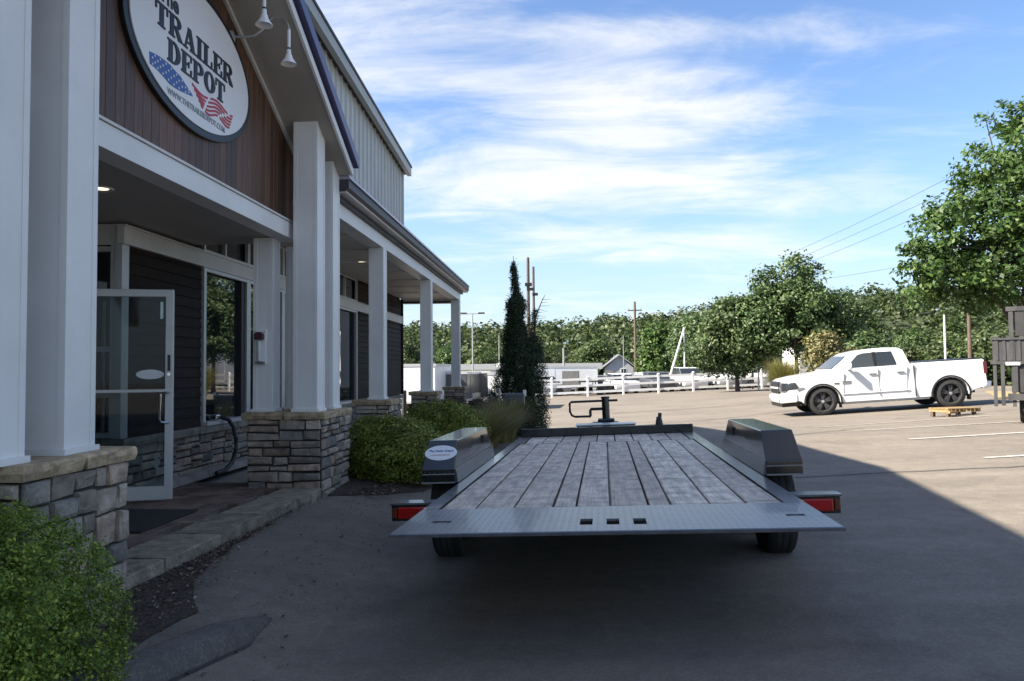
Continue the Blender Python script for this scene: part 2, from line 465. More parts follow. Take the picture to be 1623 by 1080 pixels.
def sheet(name, xs, ys, m, dz=0.0, kind='structure'):
    b = MB(); nx = len(xs)
    for y in ys:
        for x in xs: b.v.append((x, y, gz(x, y) + dz))
    for j in range(len(ys) - 1):
        for i in range(nx - 1):
            a = j * nx + i
            b.f.append((a, a + 1, a + nx + 1, a + nx))
    o = b.build(name, m, fix=False)
    o['kind'] = kind
    return o
sheet('parking_lot', [-400, -120, -40, -10, -4] + [round(-3.5 + .25 * k, 3) for k in range(16)] + [0.5 * k + 1 for k in range(34)] + [18, 24, 40, 120, 400], [-80, -20, -4, -1] + [.5 * k for k in range(48)] + [24, 25, 28, 31, 35, 39, 42, 50, 70], M_asph)
sheet('grass_field', [-400, -120, -4, 18, 60, 400], [70, 100, 200, 400, 900], M_grass)
def ribbon(name, pts, w, m, dz=0.008, kind='structure', parent=None):
    "flat strip of width w along ground points"
    b = MB(); P = [Vector((p[0], p[1], 0)) for p in pts]
    if len(P) == 3 and not isinstance(w, list): P = [P[0].lerp(P[2], k / 20) for k in range(21)]
    for i, p in enumerate(P):
        t = P[min(i + 1, len(P) - 1)] - P[max(i - 1, 0)]; t.normalize(); s = Vector((-t.y, t.x, 0)) * (w if not isinstance(w, list) else w[i]) / 2
        for q in (p + s, p - s): b.v.append((q.x, q.y, gz(q.x, q.y) + dz))
    for i in range(len(P) - 1): b.f.append((2 * i, 2 * i + 1, 2 * i + 3, 2 * i + 2))
    o = b.build(name, m); o['kind'] = kind
    return o
def flat(name, pts, m, dz=0.004):
    b = MB(); b.poly([(x, y, gz(x, y) + dz) for x, y in pts]); o = b.build(name, m); o['kind'] = 'structure'; return o
# parking bay lines
for a, c in (((5.42, 12.22), (10.5, 13.1)), ((5.38, 10.03), (9.5, 10.7)), ((5.35, 14.3), (10.5, 15.4)), ((5.3, 16.3), (9.5, 17.4)), ((5.4, 8.0), (9.5, 8.6))):
    ribbon('parking_line', [a, ((a[0] + c[0]) / 2, (a[1] + c[1]) / 2), c], 0.10, M_paint)
rng = random.Random(4)
def wiggle(a, c, n, amp):
    out = []
    for i in range(n + 1):
        t = i / n
        out.append((a[0] + (c[0] - a[0]) * t + rng.uniform(-amp, amp), a[1] + (c[1] - a[1]) * t + rng.uniform(-amp, amp)))
    return out
ribbon('crack_and_shade_strip', wiggle((1.3, 8.75), (9.5, 9.55), 26, 0.03), 0.035, M_crackshade)
ribbon('crack_and_shade_strip', wiggle((2.9, 12.6), (5.9, 15.2), 18, 0.05), 0.03, M_crackshade)
ribbon('crack_and_shade_strip', wiggle((-0.6, 20.0), (9.0, 26.0), 26, 0.07), 0.05, M_crackshade)
ribbon('crack_and_shade_strip', wiggle((2.0, 29.0), (13.0, 33.0), 26, 0.09), 0.06, M_crackshade)
flat('dry_verge', [(13.2, 23.6), (16, 22.6), (30, 24), (42, 40), (30, 46), (22.5, 42), (15.6, 29)], M_drygr, 0.01)
# planting beds of mulch along the building
def bed(ys, xls, xrs):
    b = MB(); K = 14; yy = np.arange(ys[0], ys[-1] + .01, .125)
    rb = random.Random(31)
    for y in yy:
        l_, r_ = float(np.interp(y, ys, xls)), float(np.interp(y, ys, xrs)) + rb.uniform(-.02, .02)
        for k in range(K + 1):
            q = 1 - (1 - k / K) ** 2
            x = l_ + (r_ - l_) * q; b.v.append((x, float(y), gz(x, float(y)) + 0.006 + .02 * (1 - q ** 6)))
    for j in range(len(yy) - 1):
        for i in range(K):
            a = j * (K + 1) + i; b.f.append((a, a + 1, a + K + 2, a + K + 1))
    o = b.build('planting_bed', M_mulch, smooth=True); o['kind'] = 'structure'
bed([1.0, 2.3, 3.1, 3.9, 4.05, 4.4, 5.2, 6.2, 7.30], [-3.2] * 9, [-2.40, -2.14, -1.96, -1.92, -2.0, -2.2, -2.31, -2.36, -2.37])
bed([7.31, 7.6, 8.2, 10.5, 13.0, 15.5, 18.2, 19.4], [-2.9] * 8, [-2.25, -1.85, -1.50, -1.35, -1.25, -0.95, -0.55, -0.9])
# asphalt lip that edges the near bed
b = MB()
path = [(-2.62, 0.6), (-2.27, 1.7), (-2.02, 2.5), (-1.80, 3.1), (-1.66, 3.6), (-1.62, 3.95)]
prof = [(-0.17, -0.02), (-0.12, 0.055), (-0.03, 0.085), (0.08, 0.075), (0.125, 0.02), (0.14, -0.02)]
for i, (x, y) in enumerate(path):
    k = 0.12 if i == len(path) - 1 else 1.0
    for u, w in prof:
        b.v.append((x + u * (0.55 if k < 1 else 1), y + 0.12 * u, gz(x, y) + w * k))
for i in range(len(path) - 1):
    for j in range(len(prof) - 1):
        a = i * len(prof) + j
        b.f.append((a, a + 1, a + 1 + len(prof), a + len(prof)))
o = b.build('asphalt_berm', M_asph2, smooth=True); o['kind'] = 'structure'
ribbon('crack_and_shade_strip', [(-1.60, 4.02), (-1.53, 3.6), (-1.66, 3.1), (-1.86, 2.55), (-2.1, 1.8)], [0.015, 0.05, 0.035, 0.05, 0.03], M_crackshade, 0.006)  # crease shadow along the lot side of the lip, painted as a dark strip

# ================================================================== building
B = wthing('shop_building', 'two-storey trailer shop with a gabled stone-pier entry, dark clapboard and ribbed grey metal upper wall', 'building', (-3.9, 8.0, 0.08))
WX = -3.88           # face of the shop wall
FZ = 0.08            # porch floor
RND = random.Random(11)

def guillotine(u0, u1, w0, w1, rnd, mn=0.12, mx=0.34, hmn=0.09, hmx=0.2):
    out = []
    def rec(a, b_, c, d):
        W, H = b_ - a, d - c
        if W <= mx and H <= hmx and not (W > 0.24 and H > 0.15 and rnd.random() < 0.2):
            out.append((a, b_, c, d)); return
        if H > hmx and (H / hmx >= W / mx or W <= mn * 1.7):
            t = c + H * rnd.uniform(0.36, 0.64); rec(a, b_, c, t); rec(a, b_, t, d)
        elif W > mn * 1.7:
            t = a + W * rnd.uniform(0.32, 0.68); rec(a, t, c, d); rec(t, b_, c, d)
        else:
            out.append((a, b_, c, d))
    rec(u0, u1, w0, w1)
    return out
def stone_face(parent, face, at, u0, u1, w0, w1, rnd, **k):
    "face 'y-': plane y=at looking to -y, u is x.  face 'x+': plane x=at looking to +x, u is y"
    for (a, b_, c, d) in guillotine(u0, u1, w0, w1, rnd, **k):
        g = 0.006
        j = lambda: rnd.uniform(-0.013, 0.013)
        base = [(a + g + j() * .5, c + g + j() * .5), (b_ - g + j() * .5, c + g + j() * .5), (b_ - g + j() * .5, d - g + j() * .5), (a + g + j() * .5, d - g + j() * .5)]
        cx = (a + b_) / 2; cz = (c + d) / 2
        pr = rnd.uniform(0.012, 0.045)
        ins = 0.007
        mid = [(x + (ins * .45 if x < cx else -ins * .45), z + (ins * .45 if z < cz else -ins * .45)) for x, z in base]
        top = [(x + (ins if x < cx else -ins) * 1.8 + j(), z + (ins if z < cz else -ins) * 1.8 + j()) for x, z in base]
        hs = [pr + rnd.uniform(-0.010, 0.010) for _ in range(4)]
        m = MB()
        def P(u, w, h): return (u, at - h, w) if face == 'y-' else (at + h, u, w)
        lay = [[P(u, w, -0.01) for u, w in base], [P(u, w, hs[i] * .7) for i, (u, w) in enumerate(mid)], [P(u, w, hs[i]) for i, (u, w) in enumerate(top)], [P(cx + j() * 2, cz + j() * 2, sum(hs) / 4 + rnd.uniform(-0.004, 0.006))]]
        m.v = lay[0] + lay[1] + lay[2] + lay[3]
        for L0 in (0, 4):
            for i in range(4):
                i2 = (i + 1) % 4
                m.f.append((L0 + i, L0 + i2, L0 + 4 + i2, L0 + 4 + i))
        for i in range(4): m.f.append((8 + i, 8 + (i + 1) % 4, 12))
        mm = rnd.choices((M_stone, M_stonew, M_stoneb), (6, 3, 2))[0]
        m.build('stone', mm, parent)

def rough_slab(x0, x1, y0, y1, z0, z1, rnd, amp=0.012, n=3):
    "a hewn slab with uneven vertical edges"
    m = MB()
    ring = []
    for k in range(n): ring.append((x0 + (x1 - x0) * k / n, y0))
    for k in range(n): ring.append((x1, y0 + (y1 - y0) * k / n))
    for k in range(n): ring.append((x1 - (x1 - x0) * k / n, y1))
    for k in range(n): ring.append((x0, y1 - (y1 - y0) * k / n))
    cx, cy = (x0 + x1) / 2, (y0 + y1) / 2
    rows = []
    for z, ins in ((z0, 0.006), ((z0 + z1) / 2, 0.0), (z1 - 0.012, 0.002), (z1, 0.014)):
        row = []
        for (x, y) in ring:
            dx = rnd.uniform(0, amp) if abs(z - z1) > 0.001 else 0
            sx_ = -1 if x > cx else 1; sy_ = -1 if y > cy else 1
            row.append((x + sx_ * (ins + dx), y + sy_ * (ins + dx), z + (rnd.uniform(-0.003, 0.003) if z != z0 else 0)))
        rows.append(row)
    N = len(ring)
    for r in rows: m.v += r
    for q in range(3):
        for i in range(N):
            i2 = (i + 1) % N
            m.f.append((q * N + i, q * N + i2, (q + 1) * N + i2, (q + 1) * N + i))
    m.f.append(tuple(range(N))[::-1]); m.f.append(tuple(range(3 * N, 4 * N)))
    return m

PZ = 0.737            # top of pier stonework; caps above
def pier(x0, x1, y0, y1, seed, zb=-0.14, mx=0.34, hmx=0.115):
    rnd = random.Random(seed)
    p = MB().box(x0, x1, y0, y1, zb - 0.2, PZ).build('stone_pier', M_mortar, B)
    stone_face(p, 'y-', y0, x0, x1, zb, PZ, rnd, mx=mx, hmx=hmx)
    stone_face(p, 'x+', x1, y0, y1, zb, PZ, rnd, mx=mx, hmx=hmx)
    # buff capstones
    nx = max(1, round((x1 - x0) / 0.42)); ny = max(1, round((y1 - y0) / 0.42))
    e = 0.055
    for i in range(nx):
        for j in range(ny):
            a = x0 - e + (x1 - x0 + 2 * e) * i / nx; c = x0 - e + (x1 - x0 + 2 * e) * (i + 1) / nx
            d = y0 - e + (y1 - y0 + 2 * e) * j / ny; f = y0 - e + (y1 - y0 + 2 * e) * (j + 1) / ny
            rough_slab(a + .003, c - .003, d + .003, f - .003, PZ + 0.002, PZ + 0.071, rnd).build('cap_stone', M_cap, p)
    return p
CZ = PZ + 0.070
def column(x1, y0, w, z1, d=None, ztops=None):
    "square column whose right face is at x1 and near face at y0"
    d = d or w
    x0, y1 = x1 - w, y0 + d
    m = MB()
    def zt(y): return z1 if ztops is None else ztops(y)
    a, c = zt(y0), zt(y1)
    m.hexa([(x0, y0, CZ), (x1, y0, CZ), (x1, y1, CZ), (x0, y1, CZ), (x0, y0, a), (x1, y0, a), (x1, y1, c), (x0, y1, c)])
    o = m.build('porch_column', M_white, B)
    t = 0.004; k = 0.034
    for (xa, xb, ya, yb) in ((x0 - t, x0 + k, y0 - t, y0), (x1 - k, x1 + t, y0 - t, y0), (x1, x1 + t, y0, y0 + k), (x1, x1 + t, y1 - k, y1 + t)):
        za, zb_ = zt(ya), zt(yb)
        MB().hexa([(xa, ya, CZ), (xb, ya, CZ), (xb, yb, CZ), (xa, yb, CZ), (xa, ya, za - .003), (xb, ya, za - .003), (xb, yb, zb_ - .003), (xa, yb, zb_ - .003)]).build('corner_trim', M_white, o)
    MB().box(x0 - 0.02, x1 + 0.02, y0 - 0.02, y1 + 0.02, CZ, CZ + 0.03).build('base_trim', M_white, o)
    return o
GY, GP = 5.65, 4.525           # gable middle and underside peak
def soff(y): return GP - 0.5 * abs(y - GY)
# far pier and near pier of the entry
pier(-3.06, -2.33, 7.22, 8.10, 3)
pier(-3.06, -2.33, 3.13, 3.90, 8, mx=0.25, hmx=0.165)
for (xr, y) in ((-2.40, 7.30), (-2.40, 7.82), (-2.40, 3.00), (-2.40, 3.51)):
    column(xr, y, 0.235, 3.7, ztops=soff)
column(-2.85, 7.30, 0.19, 2.54); column(-2.85, 3.66, 0.19, 2.54)
column(-2.72, 7.86, 0.20, 2.54)
# colonnade
for i, y in enumerate((10.35, 14.2, 18.25)):
    pier(-2.82, -2.36, y - 0.12, y + 0.36, 20 + i, zb=gz(-2.4, y) - 0.05)
    column(-2.46, y, 0.20, 2.93)

# porch slab, kerb stones and pavers
MB().box(WX, -2.62, 1.5, 19.3, -0.6, 0.02).build('porch_slab', M_conc, B)
rk = random.Random(5)
kp = [(-2.30, 7.20), (-2.315, 6.60), (-2.34, 5.85), (-2.36, 5.15), (-2.385, 4.45), (-2.41, 3.75), (-2.43, 3.0)]
for (xa, ya), (xb, yb) in zip(kp[1:], kp[:-1]):
    m = rough_slab(-0.40, 0.0, 0.0012, (yb - ya) - 0.0012, -0.20, 0.081, rk, 0.02, 5)
    m.v = [(x + xa + (xb - xa) * (y / (yb - ya)), y + ya, z) for x, y, z in m.v]
    m.build('kerb_stone', M_cap if rk.random() < .0 else MATS['kerb'] if 'kerb' in MATS else mat('kerb', (0.27, 0.24, 0.185), 0.9, 0.5, 9, obj=0.15, bump=0.9, bscale=40, bdist=0.015), B)
pav = MB().box(-0.098, 0.098, -0.198, 0.198, -0.05, 0.0)
pm = pav.build('paver', M_paver, B, bevel=0.006)
first = True
iy = 0
y = 3.35
while y < 7.7:
    x = -2.86 - (0.1 if iy % 2 else 0)
    while x > -4.9:
        if not (x - .1 < -4.85):
            if first: o = pm; first = False
            else:
                o = pm.copy(); COL.objects.link(o)
            o.location = (x, y, FZ - RND.uniform(0, 0.004))
            o.rotation_euler = (RND.uniform(-.006, .006), RND.uniform(-.006, .006), 0)
        x -= 0.2
    y += 0.4; iy += 1

# ---------------------------------------------------------------- shop wall
MB().box(-4.6, WX - 0.09, 6.56, 18.28, -0.6, 3.5).build('wall_core', M_siding, B)
MB().box(-25, -5.2, 1.0, 18.27, -0.6, 6.0).build('building_mass', M_metal, B)
MB().box(-25, -5.2, -12.0, 0.98, -0.6, 3.9).build('building_mass', M_metal, B)
# boards
def boards(y0, y1, z0, z1, exp=0.105):
    z = z0; i = 0
    while z < z1 - 0.01:
        t = min(z + exp, z1)
        # long runs are butt-jointed
        cuts = [y0]
        p = y0 + RND.uniform(0.7, 1.6)
        while p < y1 - 0.4:
            cuts.append(p); p += RND.uniform(1.2, 2.0)
        cuts.append(y1)
        for a, c in zip(cuts[:-1], cuts[1:]):
            MB().hexa([(WX - 0.03, a + .001, z), (WX, a + .001, z), (WX, c - .001, z), (WX - 0.03, c - .001, z),
                       (WX - 0.03, a + .001, t + .004), (WX - 0.016, a + .001, t + .004), (WX - 0.016, c - .001, t + .004), (WX - 0.03, c - .001, t + .004)]).build('siding_board', M_siding, B)
        z += exp
boards(6.53, 7.93, 0.63, 2.35)
boards(14.16, 18.25, 0.63, 2.35)
boards(7.35, 7.93, 2.51, 2.94); boards(14.16, 18.25, 2.51, 2.94)
MB().box(WX - 0.02, WX + 0.03, 18.24, 18.31, 0.63, 3.4).build('corner_board', M_siding, B)
# stone wainscot, ledge, toe strip
ws = MB().box(-4.45, WX - 0.03, 6.45, 18.2, -0.3, 0.545).build('wainscot', M_mortar, B)
rw = random.Random(77)
stone_face(ws, 'x+', WX - 0.03, 6.45, 10.2, FZ + 0.02, 0.545, rw, mx=0.34, hmx=0.12)
stone_face(ws, 'x+', WX - 0.03, 10.2, 18.2, FZ - 0.3, 0.545, rw, mx=0.5, hmx=0.2)
stone_face(ws, 'y-', 6.45, -4.44, WX - 0.03, FZ + 0.02, 0.545, rw, mx=0.34, hmx=0.12)
yy = 6.40
while yy < 18.2:
    ln = RND.uniform(0.6, 0.95)
    rough_slab(-4.05, WX + 0.055, yy + .003, min(yy + ln, 18.22) - .003, 0.548, 0.622, rw, 0.008).build('ledge_stone', mat('ledge', (0.30, 0.27, 0.235), 0.9, 0.4, 9, obj=0.12, bump=0.7) if 'ledge' not in MATS else MATS['ledge'], ws)
    yy += ln
rough_slab(-4.45, -4.06, 6.40, 6.9, 0.548, 0.622, rw, 0.008).build('ledge_stone', MATS['ledge'], ws)
MB().prism([(WX, FZ + .001), (WX + 0.12, FZ + .001), (WX + 0.10, FZ + 0.07), (WX, FZ + 0.09)], 'y', 6.55, 7.9).build('toe_strip', M_conc, B, bevel=0.008)
MB().prism([(WX, FZ + .001), (WX + 0.12, FZ + .001), (WX + 0.10, FZ + 0.07), (WX, FZ + 0.09)], 'y', 7.91, 10.0).build('toe_strip', M_conc, B, bevel=0.008)

# white band over the windows
MB().box(WX - 0.03, WX + 0.035, 6.40, 18.2, 2.352, 2.505).build('band_board', M_offwhite, B)
MB().box(WX - 0.03, WX + 0.05, 6.40, 18.2, 2.506, 2.524).build('band_cap', M_offwhite, B)
# windows: tall lights between mullions, clerestory lights above
def window(y0, y1, z0, z1, fr=0.055, mids=(), dark=()):
    f = MB()
    f.box(WX - 0.02, WX + 0.02, y0, y0 + fr, z0, z1); f.box(WX - 0.02, WX + 0.02, y1 - fr, y1, z0, z1)
    f.box(WX - 0.02, WX + 0.02, y0 + fr, y1 - fr, z1 - fr * .7, z1); f.box(WX - 0.02, WX + 0.02, y0 + fr, y1 - fr, z0, z0 + fr * .7)
    w = f.build('window', M_alu, B)
    xs = [y0 + fr] + list(mids) + [y1 - fr]
    for i, (a, c) in enumerate(zip(xs[:-1], xs[1:])):
        MB().box(WX - 0.06, WX - 0.05, a, c, z0 + fr * .7, z1 - fr * .7).build('pane', M_glass, w)
    for q in mids:
        MB().box(WX - 0.049, WX - 0.005, q - 0.02, q + 0.02, z0 + fr * .7, z1 - fr * .7).build('mullion', M_alu if dark == () else M_darkfascia, w)
    return w
edges = [7.94, 9.12, 10.3, 11.5, 12.7, 14.14]
for i, (a, c) in enumerate(zip(edges[:-1], edges[1:])):
    w = window(a + .001, c - .001, 0.63, 2.35)
    MB().box(WX - 0.049, WX - 0.004, c - 0.16, c - 0.057, 0.67, 2.31).build('jamb', M_darkfascia, w)
    MB().box(WX - 0.02, WX + 0.065, a + .004, c - .004, 0.625, 0.665).build('sill', M_alu, w)
    window(a + .001, c - .001, 2.526, 2.945, 0.035, mids=((a + c) / 2,))

# recessed doorway beside the near pier: glazed return with muntins, glass front set back
MB().box(WX - 0.055, WX + 0.01, 6.415, 6.525, 0.625, 2.35).build('corner_post', M_alu, B)
MB().box(-4.46, WX - 0.03, 6.46, 6.52, 2.352, 2.54).build('band_board', M_offwhite, B)
sw = MB().box(-3.985, -3.937, 6.43, 6.49, 0.63, 2.35).build('window', M_alu, B)
MB().box(-4.45, -4.40, 6.43, 6.49, 0.63, 2.35).build('mullion', M_alu, sw)
for za in (0.63, 0.985, 1.395, 2.29): MB().box(-4.399, -3.986, 6.44, 6.485, za, za + 0.045).build('muntin', M_alu, sw)
MB().box(-4.05, -3.986, 6.486, 6.495, 0.63, 2.35).build('jamb', M_darkfascia, sw)
MB().box(-4.399, -4.051, 6.488, 6.494, 0.675, 2.29).build('pane', M_glass, sw)
MB().box(-4.46, -3.97, 6.53, 6.56, 0.55, 2.54).build('return_wall', M_black, B)
fr = MB().box(-4.55, -4.47, 2.4, 2.5, FZ, 2.54).build('storefront', M_alu, B)
for a in (3.4, 4.4, 5.25, 6.19): MB().box(-4.55, -4.47, a, a + .06, FZ, 2.54).build('mullion', M_alu, fr)
for (a, c) in ((2.5, 3.4), (3.46, 4.4), (4.46, 5.25), (6.25, 6.45)): MB().box(-4.53, -4.515, a, c, FZ, 2.54).build('pane', M_glass, fr)
MB().box(-4.555, -4.465, 5.31, 6.19, 2.02, 2.10).build('door_head', M_alu, fr)
MB().box(-5.19, -4.62, 2.0, 6.5, 0.0, 0.06).build('lobby_floor', M_conc, B)
# open glass door: hinge hidden by the near pier, free edge towards the lot
hx, hy, ex, ey = -4.30, 6.205, -3.405, 6.44
dl = math.hypot(ex - hx, ey - hy); dang = math.atan2(ey - hy, ex - hx)
def door_box(u0, u1, v0, v1, z0, z1): return MB().box(u0, u1, v0, v1, z0, z1)
dframe = MB()
Z0, Z1 = FZ + 0.022, 1.935
dframe.box(0, 0.055, -0.022, 0.022, Z0, Z1); dframe.box(dl - 0.06, dl, -0.022, 0.022, Z0, Z1)
dframe.box(0.055, dl - 0.06, -0.022, 0.022, Z1 - 0.065, Z1); dframe.box(0.055, dl - 0.06, -0.022, 0.022, Z0, Z0 + 0.115)
door = dframe.build('door', M_alu, None, bevel=0.003)
door.location = (hx, hy, 0); door.rotation_euler = (0, 0, dang)
door.parent = B; door.matrix_parent_inverse = Matrix.Translation(-Vector(B.location))
M_clear = bpy.data.materials.new('clear_glass'); M_clear.use_nodes = True
n, l = nodes_of(M_clear); n.clear()
gl = n.new('ShaderNodeBsdfGlossy'); gl.inputs['Roughness'].default_value = 0.02
tr = n.new('ShaderNodeBsdfTransparent'); tr.inputs['Color'].default_value = (0.72, 0.77, 0.78, 1)
fr_ = n.new('ShaderNodeFresnel'); fr_.inputs['IOR'].default_value = 1.28
mxs = n.new('ShaderNodeMixShader'); ou = n.new('ShaderNodeOutputMaterial')
l(fr_.outputs[0], mxs.inputs[0]); l(tr.outputs[0], mxs.inputs[1]); l(gl.outputs[0], mxs.inputs[2]); l(mxs.outputs[0], ou.inputs[0])
door_box(0.05, dl - 0.055, -0.004, 0.004, Z0 + 0.11, Z1 - 0.06).build('pane', M_clear, door)
door_box(0.055, dl - 0.06, -0.05, -0.023, 1.035, 1.06).build('push_bar', M_alu, door)
hd = MB().tube([(dl - 0.03, -0.024, 1.03), (dl - 0.05, -0.07, 1.03), (dl - 0.085, -0.085, 1.02), (dl - 0.09, -0.085, 0.80), (dl - 0.08, -0.08, 0.775), (dl - 0.04, -0.05, 0.77), (dl - 0.03, -0.024, 0.77)], 0.0105, 8)
hd.build('handle', M_steel, door, smooth=True)
door_box(dl - 0.042, dl - 0.020, -0.03, -0.0221, 1.22, 1.36).build('lock_plate', M_dgrey, door)
MB().lathe([(0.0, -0.03), (0.014, -0.03), (0.014, -0.022)], 'y', 14, (dl - 0.032, 0, 1.19)).build('lock_cylinder', M_steel, door)
st = MB()
st.v = [(dl - 0.19 + 0.115 * math.cos(t * math.pi / 16), -0.0052, 1.19 + 0.042 * math.sin(t * math.pi / 16)) for t in range(32)]
st.f = [tuple(range(32))]
st.build('door_sticker', M_signw, door)
door_box(dl - 0.115, dl - 0.095, 0.012, 0.03, 1.68, 1.83).build('closer_bracket', M_steel, door)
door_box(dl - 0.15, dl - 0.12, 0.012, 0.02, 0.37, 0.46).build('door_tag', M_signw, door)

# ---------------------------------------------------------------- entry beam, ceiling, gable
MB().box(-2.88, -2.70, 2.9, 7.62, 2.545, 2.70).build('entry_beam', M_white, B)
MB().box(-2.88, -2.685, 2.9, 7.62, 2.704, 2.722).build('beam_trim', M_offwhite, B)
MB().box(-2.88, -2.692, 7.30, 7.46, 2.5455, 2.699).build('beam_joint', M_white, B)
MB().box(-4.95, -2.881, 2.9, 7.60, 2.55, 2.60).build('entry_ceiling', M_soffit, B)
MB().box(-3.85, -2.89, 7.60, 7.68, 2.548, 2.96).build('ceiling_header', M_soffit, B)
# stained planks of the gable wall
pw = 0.105; y = 2.95
gw = MB().prism([(2.9, 2.70), (8.40, 2.70), (8.40, soff(8.40) + .2), (GY, GP + 0.15), (2.9, soff(2.9) + .15)], 'x', -2.88, -2.80).build('gable_wall', M_siding, B)
while y < 8.35:
    y1 = min(y + pw, 8.4)
    za, zb_ = soff(y) , soff(y1)
    if y < GY < y1: za = zb_ = min(za, zb_)
    t = 0.018
    MB().hexa([(-2.80, y + .002, 2.723), (-2.80 + t - .004, y + .002, 2.723), (-2.80 + t - .004, y1 - .002, 2.723), (-2.80, y1 - .002, 2.723),
               (-2.80, y + .002, za), (-2.80 + t, y + .002, za), (-2.80 + t, y1 - .002, zb_), (-2.80, y1 - .002, zb_)]).build('plank', M_wood, gw, bevel=0.003, seg=1)
    y = y1
# roof of the gable: soffit, rake boards, metal skin
for s, nm in ((1, 'far'), (-1, 'near')):
    def yy_(q): return GY + s * q
    q1 = 2.37
    def sl(q, up): return GP - 0.5 * q + up
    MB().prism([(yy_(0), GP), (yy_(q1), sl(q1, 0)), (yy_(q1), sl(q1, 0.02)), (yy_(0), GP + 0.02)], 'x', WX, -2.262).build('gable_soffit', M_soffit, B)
    MB().prism([(yy_(0), GP - 0.012), (yy_(q1), sl(q1, -0.012)), (yy_(q1), sl(q1, 0.075)), (yy_(0), GP + 0.075)], 'x', -2.26, -2.235).build('rake_board', M_white, B)
    MB().prism([(yy_(0), GP + 0.076), (yy_(q1), sl(q1, 0.076)), (yy_(q1), sl(q1, 0.125)), (yy_(0), GP + 0.125)], 'x', -2.27, -2.25).build('rake_recess', M_darkfascia, B)
    q2 = q1 + 0.07
    MB().prism([(yy_(0), GP + 0.126), (yy_(q2), sl(q2, 0.126)), (yy_(q2), sl(q2, 0.245)), (yy_(0), GP + 0.245)], 'x', -2.30, -2.19).build('roof_edge', M_purple, B)
    MB().prism([(yy_(0), GP + 0.022), (yy_(q1), sl(q1, 0.022)), (yy_(q2), sl(q2, 0.244)), (yy_(0), GP + 0.244)], 'x', WX, -2.301).build('gable_roof', M_purple, B)
    # light edge where soffit meets the planks
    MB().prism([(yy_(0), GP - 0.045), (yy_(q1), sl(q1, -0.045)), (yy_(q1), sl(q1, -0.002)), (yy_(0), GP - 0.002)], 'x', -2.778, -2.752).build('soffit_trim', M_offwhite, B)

# ---------------------------------------------------------------- colonnade beam, ceiling, eave
MB().box(-2.68, -2.47, 8.06, 18.55, 2.935, 3.10).build('colonnade_beam', M_white, B)
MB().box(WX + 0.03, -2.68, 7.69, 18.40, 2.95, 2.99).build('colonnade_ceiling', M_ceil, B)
for i in range(1, 9):
    yj = 8.2 + i * 1.2
    MB().box(WX + 0.04, -2.69, yj, yj + 0.05, 2.938, 2.9495).build('ceiling_batten', M_ceil, B)
MB().box(WX, -2.69, 18.30, 18.55, 2.86, 2.949).build('end_beam', M_darkfascia, B)
MB().box(WX, -2.69, 18.262, 18.299, 2.905, 2.949).build('end_trim', M_offwhite, B)
MB().box(-2.66, -2.42, 8.06, 18.7, 3.102, 3.19).build('eave_board', M_darkfascia, B)
MB().prism([(-2.41, 3.165), (-2.33, 3.165), (-2.29, 3.21), (-2.29, 3.30), (-2.41, 3.30)], 'y', 8.04, 18.85).build('gutter', M_darkfascia, B)
MB().prism([(-2.42, 3.158), (-2.325, 3.158), (-2.315, 3.172), (-2.42, 3.1645)], 'y', 8.04, 18.86).build('gutter_lip', M_offwhite, B)
MB().hexa([(-2.40, 8.04, 3.302), (-2.27, 8.04, 3.302), (-2.27, 18.88, 3.302), (-2.40, 18.88, 3.302), (-2.40, 8.04, 3.37), (-2.30, 8.04, 3.36), (-2.30, 18.88, 3.36), (-2.40, 18.88, 3.37)]).build('roof_flashing', mat('lavender_metal', (0.30, 0.30, 0.38), 0.35, 0.1, 3, metal=0.2), B)
MB().hexa([(WX, 8.04, 3.2), (-2.401, 8.04, 3.2), (-2.401, 18.8, 3.2), (WX, 18.8, 3.2), (WX, 8.04, 3.46), (-2.401, 8.04, 3.372), (-2.401, 18.8, 3.372), (WX, 18.8, 3.46)]).build('colonnade_roof', M_purple, B)

# ---------------------------------------------------------------- ribbed metal upper wall
AP = (7.0, 7.08)
def rake(y):
    return AP[1] - 0.070 * (y - AP[0]) if y > AP[0] else AP[1] - 0.155 * (AP[0] - y)
y = 18.30
while y > 6.9:
    y0 = max(y - 0.305, 6.9)
    m = MB()
    def seg(a, c, x): m.hexa([(WX - .05, a, 3.3), (x, a, 3.3), (x, c, 3.3), (WX - .05, c, 3.3), (WX - .05, a, rake(a) - .06), (x, a, rake(a) - .06), (x, c, rake(c) - .06), (WX - .05, c, rake(c) - .06)])
    seg(y0 + 0.001, y0 + 0.26, WX + 0.004)
    m.prism([(WX, 0), (WX + 0.036, 0.010), (WX + 0.036, 0.034), (WX, 0.044)], 'z', 3.3, rake(y0 + .3) - .05)
    k = len(m.v) - 8
    m.v[k:] = [(a, b_ + y0 + 0.258, c) for a, b_, c in m.v[k:]]
    m.build('metal_panel', M_metal, B)
    y -= 0.305
MB().prism([(-12, 2.62), (6.9, 2.62), (6.9, rake(6.9) - .05), (0, rake(0) - .05), (-12, 4.0)], 'x', -4.2, WX + 0.003).build('hidden_wall', M_metal, B)
MB().box(WX - 0.05, WX + 0.045, 18.302, 18.36, 3.3, rake(18.3) - .06).build('corner_trim', M_metal, B)
